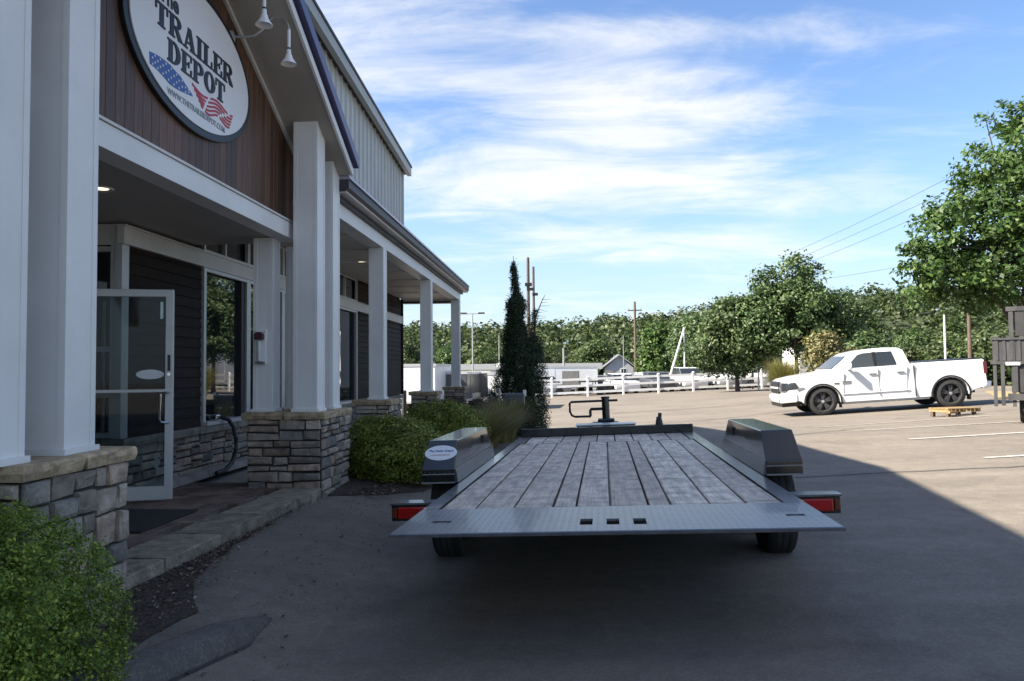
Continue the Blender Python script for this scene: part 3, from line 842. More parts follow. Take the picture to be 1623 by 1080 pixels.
for (a, c) in ((18.52, AP[0]), (AP[0], -12.0)):
    za, zc = (rake(a), rake(c)) if a > c else (rake(a), rake(c))
    MB().prism([(a, za - 0.20), (c, zc - 0.20), (c, zc), (a, za)], 'x', WX + 0.10, WX + 0.20).build('rake_fascia', mat('sage_trim', (0.33, 0.35, 0.33), 0.45, 0.1, 2) if 'sage_trim' not in MATS else MATS['sage_trim'], B)
    MB().prism([(a, za - 0.16), (c, zc - 0.16), (c, zc - 0.13), (a, za - 0.13)], 'x', WX - 0.05, WX + 0.0995).build('rake_soffit', M_darkfascia, B)
    MB().prism([(a, za + 0.002), (c, zc + 0.002), (c, zc + 0.05), (a, za + 0.05)], 'x', -25, WX + 0.22).build('main_roof', M_darkfascia, B)
MB().box(-25, WX - 0.06, 18.28, 18.34, -0.5, 6.2).build('end_wall', M_metal, B)
# recessed lights in the porch ceilings
M_emit = bpy.data.materials.new('lamp_glow'); M_emit.use_nodes = True
n, l = nodes_of(M_emit); bb = n['Principled BSDF']
bb.inputs['Emission Color'].default_value = (1.0, 0.86, 0.62, 1); bb.inputs['Emission Strength'].default_value = 0.6
for (x, y, z, lab) in ((-3.33, 5.24, 2.55, 'round recessed light in the entry ceiling above the open glass door'), (-3.15, 11.8, 2.95, 'small round recessed light in the colonnade ceiling beside the first column')):
    t = wthing('ceiling_light', lab, 'light', (x, y, z), 'recessed porch lights')
    MB().lathe([(0.055, z - 0.001), (0.085, z - 0.012), (0.09, z - 0.0005)], 'z', 20, (x, y, 0)).build('trim_ring', M_alu, t)
    MB().lathe([(0.0, z - 0.006), (0.055, z - 0.004)], 'z', 20, (x, y, 0)).build('lamp', M_emit, t)
# ================================================================== oval sign
SX = -2.765
SY, SZ = 5.515, 3.60
SA, SBh = 0.985, 0.575
sg = wthing('oval_sign', 'white oval shop sign with dark rim, lettering and waving flag on the plank gable', 'sign', (SX, SY, SZ - SBh))
def ell(a, b_, n=72): return [(SY + a * math.cos(2 * math.pi * i / n), SZ + b_ * math.sin(2 * math.pi * i / n)) for i in range(n)]
MB().prism(ell(SA, SBh), 'x', SX - 0.03, SX + 0.018).build('rim', M_signblk, sg, bevel=0.006)
MB().prism(ell(SA - 0.065, SBh - 0.058), 'x', SX + 0.0181, SX + 0.026).build('panel', M_signw, sg)
FX = SX + 0.0265
def ring_half(cx, cy, ro, so, ri, si, a0, a1, n=10):
    out = []
    for i in range(n + 1):
        t = a0 + (a1 - a0) * i / n
        out.append(((cx + ro * math.cos(t), cy + so * math.sin(t)), (cx + ri * math.cos(t), cy + si * math.sin(t))))
    return [[out[i][0], out[i + 1][0], out[i + 1][1], out[i][1]] for i in range(n)]
def rc(a, c, d, e): return [(a, d), (c, d), (c, e), (a, e)]
hp = math.pi / 2
GLY = {
 'T': (0.90, [rc(0.0, .88, .90, 1), rc(.30, .58, 0, .9), rc(.18, .70, 0, .09), rc(0, .09, .64, .9), rc(.79, .88, .64, .9)]),
 'R': (1.02, [rc(.09, .36, 0, 1), rc(0, .45, 0, .09), rc(0, .09, .91, 1), rc(.36, .55, .90, 1), rc(.36, .55, .46, .55), [(.42, .46), (.66, .48), (1.0, .09), (1.0, 0), (.70, 0)]] + ring_half(.52, .73, .38, .27, .13, .17, -hp, hp)),
 'A': (1.04, [[(.12, .05), (.23, .05), (.53, 1), (.40, 1)], [(.36, 1), (.62, 1), (.95, .05), (.66, .05)], rc(.25, .72, .27, .36), rc(0, .36, 0, .09), rc(.56, 1.04, 0, .09)]),
 'I': (0.50, [rc(.10, .38, 0, 1), rc(0, .48, 0, .09), rc(0, .48, .91, 1)]),
 'L': (0.84, [rc(.10, .38, 0, 1), rc(0, .48, .91, 1), rc(0, .82, 0, .09), rc(.72, .82, .09, .36), rc(0, .1, 0, .09)]),
 'E': (0.86, [rc(.10, .38, 0, 1), rc(0, .82, .91, 1), rc(0, .84, 0, .09), rc(.38, .60, .46, .55), rc(.73, .82, .68, .91), rc(.74, .84, .09, .33), rc(.56, .63, .36, .65)]),
 'D': (0.98, [rc(.10, .38, 0, 1), rc(0, .45, .91, 1), rc(0, .45, 0, .09)] + ring_half(.42, .5, .54, .5, .24, .40, -hp, hp, 14)),
 'P': (0.92, [rc(.10, .38, 0, 1), rc(0, .50, 0, .09), rc(0, .5, .91, 1), rc(.38, .5, .42, .51)] + ring_half(.48, .71, .42, .29, .15, .19, -hp, hp)),
 'O': (0.98, ring_half(.48, .5, .48, .51, .20, .41, 0, 2 * math.pi, 24)),
}
def line_of(txt, yc, z0, h, wsc, m, name):
    tot = sum(GLY[c][0] for c in txt) + 0.06 * (len(txt) - 1)
    u = yc - tot * h * wsc / 2
    for c in txt:
        w, polys = GLY[c]
        b = MB()
        for i, p in enumerate(polys):
            b.prism([(u + x * h * wsc, z0 + y * h) for x, y in p], 'x', FX - 0.0005, FX + 0.006 + 0.0002 * i)
        b.build(name, m, sg)
        u += (w + 0.06) * h * wsc
line_of('TRAILER', SY - 0.012, SZ + 0.0, 0.165, 1.13, M_signblk, 'letter')
line_of('DEPOT', SY - 0.005, SZ - 0.195, 0.162, 1.15, M_signblk, 'letter')
def text_mesh(body, size, thick=0.0, bold=0.0):
    cu = bpy.data.curves.new('lettering', 'FONT'); cu.body = body; cu.size = size; cu.align_x = 'CENTER'; cu.extrude = 0.001; cu.offset = bold; cu.resolution_u = 3
    t = bpy.data.objects.new('lettering', cu); COL.objects.link(t)
    dg = bpy.context.evaluated_depsgraph_get()
    me = bpy.data.meshes.new_from_object(t.evaluated_get(dg))
    bpy.data.objects.remove(t); bpy.data.curves.remove(cu)
    return me
def put_text(body, size, mtx, m, parent, bold=0.0, name='lettering'):
    me = text_mesh(body, size, 0, bold)
    me.transform(mtx); me.materials.clear(); me.materials.append(m); me.name = name
    o = bpy.data.objects.new(name, me); COL.objects.link(o); attach(o, parent)
    return o
FACE_X = Matrix(((0, 0, 1, 0), (1, 0, 0, 0), (0, 1, 0, 0), (0, 0, 0, 1)))    # text x -> +y, text y -> +z
put_text('The', 0.17, Matrix.Translation((FX + .002, SY - 0.44, SZ + 0.195)) @ FACE_X, M_signblk, sg, 0.006)
put_text('WWW.THETRAILERDEPOT.COM', 0.062, Matrix.Translation((FX + .002, SY + 0.0, SZ - 0.43)) @ FACE_X, M_signgrey, sg, 0.0015)
# waving flag: blue canton with stars, red stripes
def wave(t): return 0.030 * math.sin(t * 6.0 + 0.6)
fl = MB(); N = 12
def lerp_pts(P):
    xs = np.linspace(0, 1, len(P)); q = np.linspace(0, 1, N + 1)
    return [(SY + float(np.interp(t, xs, [p[0] for p in P])), SZ + float(np.interp(t, xs, [p[1] for p in P])) + 0.008 * math.sin(t * 7)) for t in q]
top = lerp_pts([(-.69, -.235), (-.56, -.225), (-.42, -.215), (-.28, -.235), (-.10, -.318)])
bot = lerp_pts([(-.68, -.315), (-.56, -.335), (-.42, -.355), (-.28, -.345), (-.09, -.330)])
for i in range(N):
    fl.prism([bot[i], bot[i + 1], top[i + 1], top[i]], 'x', FX - 0.0004, FX + 0.003)
fl.build('flag_canton', M_signblue, sg)
sd = MB()
for r_ in range(4):
    for k in range(7):
        f = (k + 0.5 + 0.5 * (r_ % 2)) / 7.6; g = (r_ + 0.6) / 4.2
        i = min(int(f * N), N - 1); q = f * N - i
        ty = top[i][0] * (1 - q) + top[i + 1][0] * q; tz = top[i][1] * (1 - q) + top[i + 1][1] * q
        by = bot[i][0] * (1 - q) + bot[i + 1][0] * q; bz = bot[i][1] * (1 - q) + bot[i + 1][1] * q
        y, z = by + (ty - by) * g, bz + (tz - bz) * g
        sd.poly([(FX + 0.0036, y + 0.0125 * (1 if s % 2 == 0 else .42) * math.sin(s * math.pi / 5), z + 0.0125 * (1 if s % 2 == 0 else .42) * math.cos(s * math.pi / 5)) for s in range(10)])
sd.build('flag_stars', M_signw, sg)
for r_ in range(5):
    n = 14; ys0 = SY - 0.10 + 0.035 * r_; ys1 = SY + 0.60 - 0.015 * r_
    def zc(t): return SZ - 0.245 - 0.028 * r_ + 0.020 * math.sin(t * 9.5 + 2.4) + 0.012 * t
    b = MB(); cnt = 0
    for i in range(n):
        a, c = i / n, (i + 1) / n
        if (i + r_) % 7 == 5:
            if cnt: b.build('flag_stripe', M_signred, sg)
            b = MB(); cnt = 0
            continue
        b.prism([(ys0 + (ys1 - ys0) * a, zc(a) - .009), (ys0 + (ys1 - ys0) * c, zc(c) - .009), (ys0 + (ys1 - ys0) * c, zc(c) + .009), (ys0 + (ys1 - ys0) * a, zc(a) + .009)], 'x', FX - 0.0004, FX + 0.003); cnt += 1
    if cnt: b.build('flag_stripe', M_signred, sg)

# ================================================================== gooseneck lamps over the sign
def gooseneck(y, dz, label):
    t = wthing('gooseneck_lamp', label, 'lamp', (-2.30, y, 3.82 + dz), 'gooseneck lamps over the oval sign')
    z = dz
    MB().lathe([(0, -2.78), (0.055, -2.78), (0.055, -2.76), (0.02, -2.745), (0, -2.745)], 'x', 16, (0, y - .08, 4.06 + z)).build('wall_mount', M_galv, t, smooth=True)
    pts = [(-2.75, y - .08, 4.06 + z), (-2.66, y - .07, 4.06 + z), (-2.58, y - .055, 4.075 + z), (-2.52, y - .04, 4.13 + z), (-2.48, y - .03, 4.20 + z), (-2.43, y - .02, 4.245 + z), (-2.37, y - .01, 4.245 + z), (-2.32, y, 4.215 + z), (-2.30, y, 4.16 + z), (-2.30, y, 4.13 + z)]
    MB().tube(pts, 0.011, 8).build('arm', M_galv, t, smooth=True)
    MB().tube([(-2.30, y, 4.14 + z), (-2.30, y, 3.985 + z)], 0.0145, 10).build('stem', M_lampwhite, t, smooth=True)
    MB().tube([(-2.30, y, 3.984 + z), (-2.30, y, 3.968 + z)], 0.014, 10).build('joint', M_black, t)
    pr = [(0.018, 3.967), (0.020, 3.93), (0.028, 3.918), (0.032, 3.90), (0.044, 3.878), (0.066, 3.846), (0.068, 3.84), (0.063, 3.844), (0.038, 3.875), (0.016, 3.90)]
    sh = MB().lathe([(r, h + z) for r, h in pr], 'z', 22, (-2.30, y, 0)).build('shade', M_lampwhite, t, smooth=True)
    MB().lathe([(0.0, 3.862 + z), (0.022, 3.87 + z), (0.024, 3.9 + z), (0.015, 3.915 + z)], 'z', 12, (-2.30, y, 0)).build('bulb', M_signw, sh, smooth=True)
gooseneck(6.24, 0.0, 'white gooseneck lamp hanging by the far end of the oval sign, nearest the gable post')
gooseneck(5.70, 0.09, 'white gooseneck lamp over the middle of the oval sign, cut by the top edge')

# ================================================================== smokers' receptacle on the set-back post, drain hose
t = wthing('wall_receptacle', 'white backboard with dark domed dispenser and clear tube on the set-back porch post', 'dispenser', (-2.95, 7.29, 1.27))
MB().box(-3.015, -2.90, 7.262, 7.296, 1.28, 1.625).build('backboard', M_signw, t, bevel=0.006)
MB().prism([(-3.0, 1.52), (-2.915, 1.52), (-2.912, 1.57), (-2.935, 1.595), (-2.98, 1.595), (-3.003, 1.57)], 'y', 7.20, 7.261).build('dispenser_head', mat('dark_maroon_plastic', (0.05, 0.012, 0.018), 0.4), t, bevel=0.008)
MB().lathe([(0.0, 1.31), (0.022, 1.31), (0.024, 1.5), (0, 1.5)], 'z', 14, (-2.957, 7.236, 0)).build('tube', mat('clear_plastic', (0.50, 0.52, 0.54), 0.2), t, smooth=True)
MB().box(-3.005, -2.91, 7.252, 7.2615, 1.285, 1.305).build('tray', M_grey, t)
for (x, z) in ((-3.0, 1.60), (-2.915, 1.60)):
    MB().lathe([(0, 7.258), (0.006, 7.258), (0.006, 7.262)], 'y', 8, (x, 0, z)).build('screw', M_steel, t)
t = wthing('drain_hose', 'black hose curving from the window sill down to the porch floor', 'hose', (-3.72, 8.3, FZ))
pts = [(-3.90, 8.22, 0.70), (-3.82, 8.28, 0.70), (-3.755, 8.33, 0.665), (-3.71, 8.36, 0.585), (-3.68, 8.36, 0.46), (-3.665, 8.33, 0.33), (-3.675, 8.25, 0.20), (-3.70, 8.12, 0.125), (-3.73, 7.98, 0.112)]
MB().tube(pts, 0.024, 10).build('hose', M_hose, t, smooth=True)
MB().box(-3.92, -3.82, 8.17, 8.27, 0.672, 0.73).build('outlet', M_steel, t, bevel=0.01)
t = tagobj(MB().box(-3.60, -2.95, 5.15, 6.0, FZ + 0.001, FZ + 0.013).build('door_mat', M_rubber, bevel=0.004), 'black rubber mat on the porch floor below the open glass door', 'mat')

# ================================================================== tilt deck trailer
TO = Vector((0.2126, 3.5248, 0.45497)); yaw, rol, pit = 0.056377, 0.032585, -0.00816
ax = Vector((math.sin(yaw) * math.cos(pit), math.cos(yaw) * math.cos(pit), math.sin(pit)))
lat = Vector((math.cos(yaw), -math.sin(yaw), 0)); up = lat.cross(ax)
l2 = math.cos(rol) * lat + math.sin(rol) * up; u2 = l2.cross(ax)
TM = Matrix((l2, ax, u2)).transposed().to_4x4(); TM.translation = TO
T = thing('flatbed_trailer', 'black tilt-deck equipment trailer with weathered plank deck and tread-plate tail', 'trailer')
T.matrix_world = TM
# tread plate
M_tread = mat('tread_plate', (0.20, 0.215, 0.235), 0.36, 0.35, 5, rvar=0.08, metal=0.5, coat=0.15)
n, l = nodes_of(M_tread); b_ = n['Principled BSDF']
tcn = n.new('ShaderNodeTexCoord'); spx = n.new('ShaderNodeSeparateXYZ'); l(tcn.outputs['Object'], spx.inputs[0])
def nm(op, a, c=None):
    q = n.new('ShaderNodeMath'); q.operation = op
    for i, v in enumerate((a, c)):
        if v is None: continue
        if isinstance(v, (int, float)): q.inputs[i].default_value = v
        else: l(v, q.inputs[i])
    return q.outputs[0]
def tread(b_):
    S = 1 / 0.034
    X = nm('MULTIPLY', spx.outputs[0], S); Y = nm('MULTIPLY', spx.outputs[1], S)
    par = nm('MODULO', nm('ABSOLUTE', nm('ADD', nm('FLOOR', X), nm('FLOOR', Y))), 2.0)
    lx = nm('SUBTRACT', nm('FRACT', X), 0.5); ly = nm('SUBTRACT', nm('FRACT', Y), 0.5)
    a = nm('ADD', lx, ly); c = nm('SUBTRACT', lx, ly)
    sgn = nm('SUBTRACT', 1.0, par)
    u = nm('ADD', nm('MULTIPLY', a, par), nm('MULTIPLY', c, sgn)); v = nm('ADD', nm('MULTIPLY', c, par), nm('MULTIPLY', a, sgn))
    d = nm('ADD', nm('POWER', nm('DIVIDE', nm('ABSOLUTE', u), 0.62), 2.0), nm('POWER', nm('DIVIDE', nm('ABSOLUTE', v), 0.19), 2.0))
    h = nm('MAXIMUM', nm('SUBTRACT', 1.0, d), 0.0)
    bp = n.new('ShaderNodeBump'); bp.inputs['Strength'].default_value = 0.8; bp.inputs['Distance'].default_value = 0.004
    l(h, bp.inputs['Height']); l(bp.outputs[0], b_.inputs['Normal'])
tread(b_)
M_deckpaint = mat('worn_black_paint', (0.09, 0.095, 0.105), 0.30, 0.4, 8, rvar=0.1, coat=0.4)
M_plank = mat('weathered_plank', (0.62, 0.54, 0.45), 0.5, 0.5, 4.0, obj=0.16, stretch=(5.0, 1.2, 1), bump=0.35, bscale=14, bdist=0.006, col2=(0.29, 0.25, 0.225), contrast=(0.36, 0.62), spec=0.8)
# dark cross stains and knots across the planks
n, l = nodes_of(M_plank); b_ = n['Principled BSDF']
src = b_.inputs['Base Color'].links[0].from_socket
tcn = n.new('ShaderNodeTexCoord'); oi = n.new('ShaderNodeObjectInfo')
mp = n.new('ShaderNodeMapping'); mp.inputs['Scale'].default_value = (2.2, 5.0, 1); l(tcn.outputs['Object'], mp.inputs[0])
av = n.new('ShaderNodeVectorMath'); av.operation = 'ADD'; l(mp.outputs[0], av.inputs[0])
ms = n.new('ShaderNodeMath'); ms.operation = 'MULTIPLY'; ms.inputs[1].default_value = 3.0; l(oi.outputs['Random'], ms.inputs[0]); l(ms.outputs[0], av.inputs[1])
tx = n.new('ShaderNodeTexNoise'); tx.inputs['Scale'].default_value = 1.5; tx.inputs['Detail'].default_value = 8; tx.inputs['Roughness'].default_value = 0.68; l(av.outputs[0], tx.inputs['Vector'])
mr = n.new('ShaderNodeMapRange'); mr.inputs[1].default_value = 0.50; mr.inputs[2].default_value = 0.68; mr.inputs[4].default_value = 0.9; l(tx.outputs['Fac'], mr.inputs[0])
mx2 = n.new('ShaderNodeMix'); mx2.data_type = 'RGBA'; l(mr.outputs[0], mx2.inputs['Factor']); hue = n.new('ShaderNodeMix'); hue.data_type = 'RGBA'; hue.blend_type = 'MULTIPLY'
hr = n.new('ShaderNodeValToRGB'); hr.color_ramp.elements[0].color = (0.86, 0.76, 0.66, 1); hr.color_ramp.elements[1].color = (1.08, 1.04, 0.98, 1)
l(oi.outputs['Random'], hr.inputs[0]); hue.inputs['Factor'].default_value = 1.0; l(src, hue.inputs['A']); l(hr.outputs[0], hue.inputs['B']); l(hue.outputs['Result'], mx2.inputs['A']); mx2.inputs['B'].default_value = (0.12, 0.085, 0.065, 1)
mp3 = n.new('ShaderNodeMapping'); mp3.inputs['Scale'].default_value = (60, 1.5, 1); l(tcn.outputs['Object'], mp3.inputs[0])
gr = n.new('ShaderNodeTexNoise'); gr.inputs['Scale'].default_value = 1.0; gr.inputs['Detail'].default_value = 4; l(mp3.outputs[0], gr.inputs['Vector'])
hv = n.new('ShaderNodeMapRange'); hv.inputs[1].default_value = 0.3; hv.inputs[2].default_value = 0.7; hv.inputs[3].default_value = 0.72; hv.inputs[4].default_value = 1.2; l(gr.outputs['Fac'], hv.inputs[0])
hs = n.new('ShaderNodeHueSaturation'); l(mx2.outputs['Result'], hs.inputs['Color']); l(hv.outputs[0], hs.inputs['Value']); l(hs.outputs['Color'], b_.inputs['Base Color'])

# tail plate with three lamp slots and two tie-down slots cut through (a ring of quads round each slot)
def plate_with_slots(x0, x1, y0, y1, z0, z1, slots):
    xs = sorted({x0, x1} | {s[0] for s in slots} | {s[1] for s in slots}); ys = sorted({y0, y1} | {s[2] for s in slots} | {s[3] for s in slots})
    b = MB()
    hole = lambda a, c, d, e: any(a >= s[0] - 1e-6 and c <= s[1] + 1e-6 and d >= s[2] - 1e-6 and e <= s[3] + 1e-6 for s in slots)
    for i in range(len(xs) - 1):
        for j in range(len(ys) - 1):
            if not hole(xs[i], xs[i + 1], ys[j], ys[j + 1]):
                b.box(xs[i], xs[i + 1], ys[j], ys[j + 1], z0, z1)
    return b
slots = [(-0.140, -0.078, 0.16, 0.31), (-0.010, 0.052, 0.155, 0.305), (0.120, 0.182, 0.15, 0.30), (-0.90, -0.80, 0.27, 0.32), (0.86, 0.95, 0.29, 0.34)]
tp = plate_with_slots(-1.04, 1.04, 0.012, 0.672, -0.012, 0.0, slots).build('tail_plate', M_tread, T)
MB().prism([(0.0, -0.017), (0.0, -0.003), (0.0115, 0.0), (0.0115, -0.017)], 'x', -1.045, 1.045).build('tail_edge', M_deckpaint, tp)
for s in slots[:3]:
    MB().box(s[0] - .004, s[1] + .004, s[2] - .004, s[3] + .004, -0.05, -0.034).build('lamp_recess', M_black, tp)
    MB().box((s[0] + s[1]) / 2 - 0.02, (s[0] + s[1]) / 2 + 0.02, s[2] + .02, s[2] + .075, -0.033, -0.016).build('marker_lamp', M_redlens, tp, bevel=0.006)
for s in slots[3:]:
    MB().tube([((s[0] + s[1]) / 2 - .03, s[2] + .02, -0.012), ((s[0] + s[1]) / 2, s[2] + .025, -0.004), ((s[0] + s[1]) / 2 + .03, s[2] + .02, -0.012)], 0.007, 6).build('tie_down', M_deckpaint, tp)
# deck planks
MB().box(-1.0, 1.0, 0.68, 5.7, -0.0600, -0.0500).build('deck_blackout', M_black, T)  # added black sheet, stops light showing through the plank gaps
def plank_row(edges, v0, v1, seed):
    rp = random.Random(seed)
    for a, c in zip(edges[:-1], edges[1:]):
        g = 0.006
        e0, e1 = v0 + rp.uniform(0, .006), v1 - rp.uniform(0, .006)
        h = [rp.uniform(-0.004, 0.003) for _ in range(8)]
        b = MB(); k = 5
        for i in range(k + 1):
            v = e0 + (e1 - e0) * i / k; w = rp.uniform(-.0015, .0015)
            b.v += [(a + g + w, v, -0.045), (c - g + w, v, -0.045), (c - g + w, v, h[i % 8] - 0.004), (c - g - .006 + w, v, h[i % 8]), (a + g + .006 + w, v, h[(i + 1) % 8]), (a + g + w, v, h[(i + 1) % 8] - 0.004)]
        for i in range(k):
            for j in range(6):
                j2 = (j + 1) % 6
                b.f.append((i * 6 + j, i * 6 + j2, (i + 1) * 6 + j2, (i + 1) * 6 + j))
        b.f.append(tuple(range(6))[::-1]); b.f.append(tuple(range(k * 6, k * 6 + 6)))
        cx, cy = (a + c) / 2, (e0 + e1) / 2
        b.v = [(x - cx, y - cy, z) for x, y, z in b.v]
        b.build('plank', M_plank, T, loc=(cx, cy, -0.002))
plank_row([-0.945, -0.745, -0.525, -0.307, -0.178, 0.011, 0.221, 0.342, 0.553, 0.745, 0.93], 0.676, 4.745, 3)
plank_row([-0.90, -0.70, -0.50, -0.30, -0.10, 0.10, 0.30, 0.50, 0.70, 0.90], 4.765, 5.66, 9)
MB().box(-0.945, 0.93, 4.747, 4.763, -0.05, -0.006).build('joint_bar', M_deckpaint, T)
for sgn, (a, c) in ((-1, (-1.04, -0.95)), (1, (0.935, 1.04))):
    MB().box(a, c, 0.674, 4.74, -0.012, 0.001).build('side_rail', M_deckpaint, T)
    a2, c2 = (-1.04, -0.903) if sgn < 0 else (0.903, 1.04)
    MB().box(a2, c2, 4.742, 5.69, -0.012, 0.001).build('side_rail', M_deckpaint, T)
    MB().box(sgn * 1.035 - (0.05 if sgn > 0 else 0), sgn * 1.035 + (0.0 if sgn > 0 else 0.05), 0.9, 5.70, -0.15, -0.0125).build('frame_rail', M_blackpaint, T)
for v in np.arange(0.7, 5.7, 0.41):
    MB().box(-0.98, 0.98, float(v), float(v) + 0.05, -0.13, -0.061).build('cross_member', M_blackpaint, T)
MB().box(-1.04, 1.04, 5.72, 5.80, -0.12, 0.095).build('front_rail', M_blackpaint, T, bevel=0.006)
# fenders with shiny sloped ends
for sgn in (-1, 1):
    ui, uo = 1.062, 1.302
    pr = [(1.722, 0.005), (1.722, 0.100), (1.93, 0.288), (3.30, 0.288), (3.52, 0.100), (3.52, 0.005)]
    b = MB()
    P = lambda u, v, w: (sgn * u, v, w)
    fo = MB()
    inn = [(v, w, ui + (0.016 if w > 0.2 else 0.0)) for v, w in pr]; out = [(v, w, uo - (0.010 if w > 0.2 else 0)) for v, w in pr]
    k = len(pr)
    fo.v = [P(u, v, w) for v, w, u in inn] + [P(u, v, w) for v, w, u in out]
    fo.f = [tuple(range(k)), tuple(range(k, 2 * k))[::-1]] + [(i, i + 1, k + i + 1, k + i) for i in range(k - 1)]
    fd = fo.build('fender', M_blackpaint, T, bevel=0.006)
    fd.data.materials[0] = M_blackpaint
    # upper inner skin line, skirt strip and lower flange
    MB().hexa([P(ui - .022, 1.722, 0.006), P(ui - .002, 1.722, 0.006), P(ui - .002, 3.50, 0.006), P(ui - .022, 3.50, 0.006), P(ui - .008, 1.722, 0.098), P(ui - .002, 1.722, 0.098), P(ui - .002, 3.50, 0.098), P(ui - .008, 3.50, 0.098)]).build('skirt', M_deckpaint, fd)
    MB().box(*sorted((sgn * (ui + .002), sgn * (uo - .004))), 1.7185, 1.7215, 0.062, 0.070).build('seam_strip', M_grey, fd)
    MB().box(*sorted((sgn * ui, sgn * uo)), 1.716, 1.7215, 0.002, 0.012).build('lower_lip', M_grey, fd)
    for q in range(6):
        uu = ui + 0.03 + q * 0.036
        MB().box(*sorted((sgn * uu, sgn * (uu + 0.012))), 1.7195, 1.7215, 0.078, 0.086).build('rivet', M_dgrey, fd)
    MB().box(*sorted((sgn * (ui - .004), sgn * (ui + .015))), 3.02, 3.05, 0.17, 0.235).build('latch', M_black, fd)
    # tandem wheels
    for vv in (2.14, 2.96):
        cz = -0.25
        c0 = sgn * 1.075
        wd = sgn * 0.205
        R = 0.335
        tyre = [(0.20, 0.02), (0.235, 0.0), (0.315, 0.004), (0.331, 0.02), (0.335, 0.05), (0.335, 0.155), (0.331, 0.185), (0.315, 0.201), (0.235, 0.205), (0.20, 0.185)]
        wroot = MB().lathe([(r, c0 + sgn * h) for r, h in tyre], 'x', 30, (0, vv, cz - 0.02), closed=True).build('wheel', M_rubber, T, smooth=True)
        for gi in range(3):
            xx = c0 + sgn * (0.06 + gi * 0.042)
            MB().lathe([(0.3352, xx), (0.3375, xx + sgn * .004), (0.3375, xx + sgn * .026), (0.3352, xx + sgn * .03)], 'x', 30, (0, vv, cz - 0.02)).build('tread_rib', M_rubber2, wroot)
        MB().lathe([(0.0, c0 + sgn * .15), (0.07, c0 + sgn * .15), (0.09, c0 + sgn * .12), (0.19, c0 + sgn * .13), (0.205, c0 + sgn * .18)], 'x', 24, (0, vv, cz - 0.02)).build('rim', M_galv, wroot, smooth=True)
    MB().tube([(-1.0, 2.14 if sgn < 0 else 2.96, -0.27), (1.0, 2.14 if sgn < 0 else 2.96, -0.27)], 0.04, 8).build('axle', M_blackpaint, T)
    # tail light box
    tb = MB().box(*sorted((sgn * 1.043, sgn * 1.305)), 0.955, 1.06, -0.115, -0.018).build('tail_light_box', M_blackpaint, T, bevel=0.005)
    MB().box(*sorted((sgn * 1.03, sgn * 1.312)), 0.945, 1.07, -0.0175, -0.006).build('cover_plate', M_deckpaint, tb)
    MB().box(*sorted((sgn * 1.06, sgn * 1.262)), 0.938, 0.9545, -0.100, -0.030).build('tail_light', M_redlens, tb, bevel=0.007)
    MB().box(*sorted((sgn * 1.268, sgn * 1.298)), 0.942, 0.9545, -0.095, -0.035).build('side_marker', M_amber, tb, bevel=0.004)
    if sgn < 0:
        stq = MB()
        # oval sticker on the sloped rear panel
        d = Vector((0, 0.208, 0.188)).normalized(); nrm = Vector((0, -0.188, 0.208)).normalized()
        c = Vector((-1.182, 1.722, 0.100)) + d * 0.155 + nrm * 0.0025
        stq.v = [tuple(c + Vector((0.118, 0, 0)) * math.cos(a * math.pi / 18) + d * 0.072 * math.sin(a * math.pi / 18)) for a in range(36)]
        stq.f = [tuple(range(36))]
        so = stq.build('oval_sticker', M_signw, fd)
        me = text_mesh('The Trailer Depot', 0.024, 0, 0.0006)
        mt = Matrix(((1, 0, 0, c.x), (0, d.y, nrm.y, c.y + nrm.y * .001 + d.y * .01), (0, d.z, nrm.z, c.z + nrm.z * .001 + d.z * .01), (0, 0, 0, 1)))
        me.transform(mt); me.materials.clear(); me.materials.append(M_signblue)
        o = bpy.data.objects.new('lettering', me); COL.objects.link(o); o.parent = so
        me = text_mesh('www.thetrailerdepot.com', 0.013, 0, 0.0)
        mt2 = mt.copy(); mt2.translation = mt.translation - d * 0.035
        me.transform(mt2); me.materials.clear(); me.materials.append(M_signred)
        o = bpy.data.objects.new('lettering', me); COL.objects.link(o); o.parent = so
# tongue, battery box, jack
for sgn in (-1, 1):
    MB().hexa([(sgn * 0.86 - .04, 5.8, -0.14), (sgn * 0.86 + .04, 5.8, -0.14), (sgn * 0.03 + .04, 7.3, -0.14), (sgn * 0.03 - .04, 7.3, -0.14), (sgn * 0.86 - .04, 5.8, -0.03), (sgn * 0.86 + .04, 5.8, -0.03), (sgn * 0.03 + .04, 7.3, -0.03), (sgn * 0.03 - .04, 7.3, -0.03)]).build('tongue_beam', M_blackpaint, T)
MB().box(-0.36, 0.37, 6.0, 6.34, -0.03, 0.094).build('tongue_box', M_blackpaint, T, bevel=0.01)
MB().box(-0.37, 0.38, 5.99, 6.35, 0.095, 0.105).build('box_lid', mat('bright_tread', (0.5, 0.52, 0.55), 0.35, 0.2, 10, metal=0.6), T)
jk = MB().tube([(0.015, 6.9, -0.48), (0.015, 6.9, 0.40)], 0.052, 14).build('jack_post', M_blackpaint, T, smooth=True)
MB().box(-0.10, 0.13, 6.8, 7.0, 0.06, 0.13).build('jack_mount', M_blackpaint, jk, bevel=0.02)
MB().box(-0.19, 0.19, 6.86, 6.98, -0.03, 0.085).build('coupler_block', M_blackpaint, jk, bevel=0.03)
MB().lathe([(0, 0.40), (0.058, 0.40), (0.058, 0.425), (0, 0.43)], 'z', 14, (0.015, 6.9, 0)).build('jack_cap', M_black, jk)
MB().tube([(0.18, 6.88, 0.372), (-0.455, 6.88, 0.368), (-0.474, 6.88, 0.35), (-0.474, 6.88, 0.235), (-0.45, 6.88, 0.185), (-0.41, 6.88, 0.165), (-0.19, 6.88, 0.163)], 0.016, 8).build('jack_handle', M_black, jk, smooth=True)
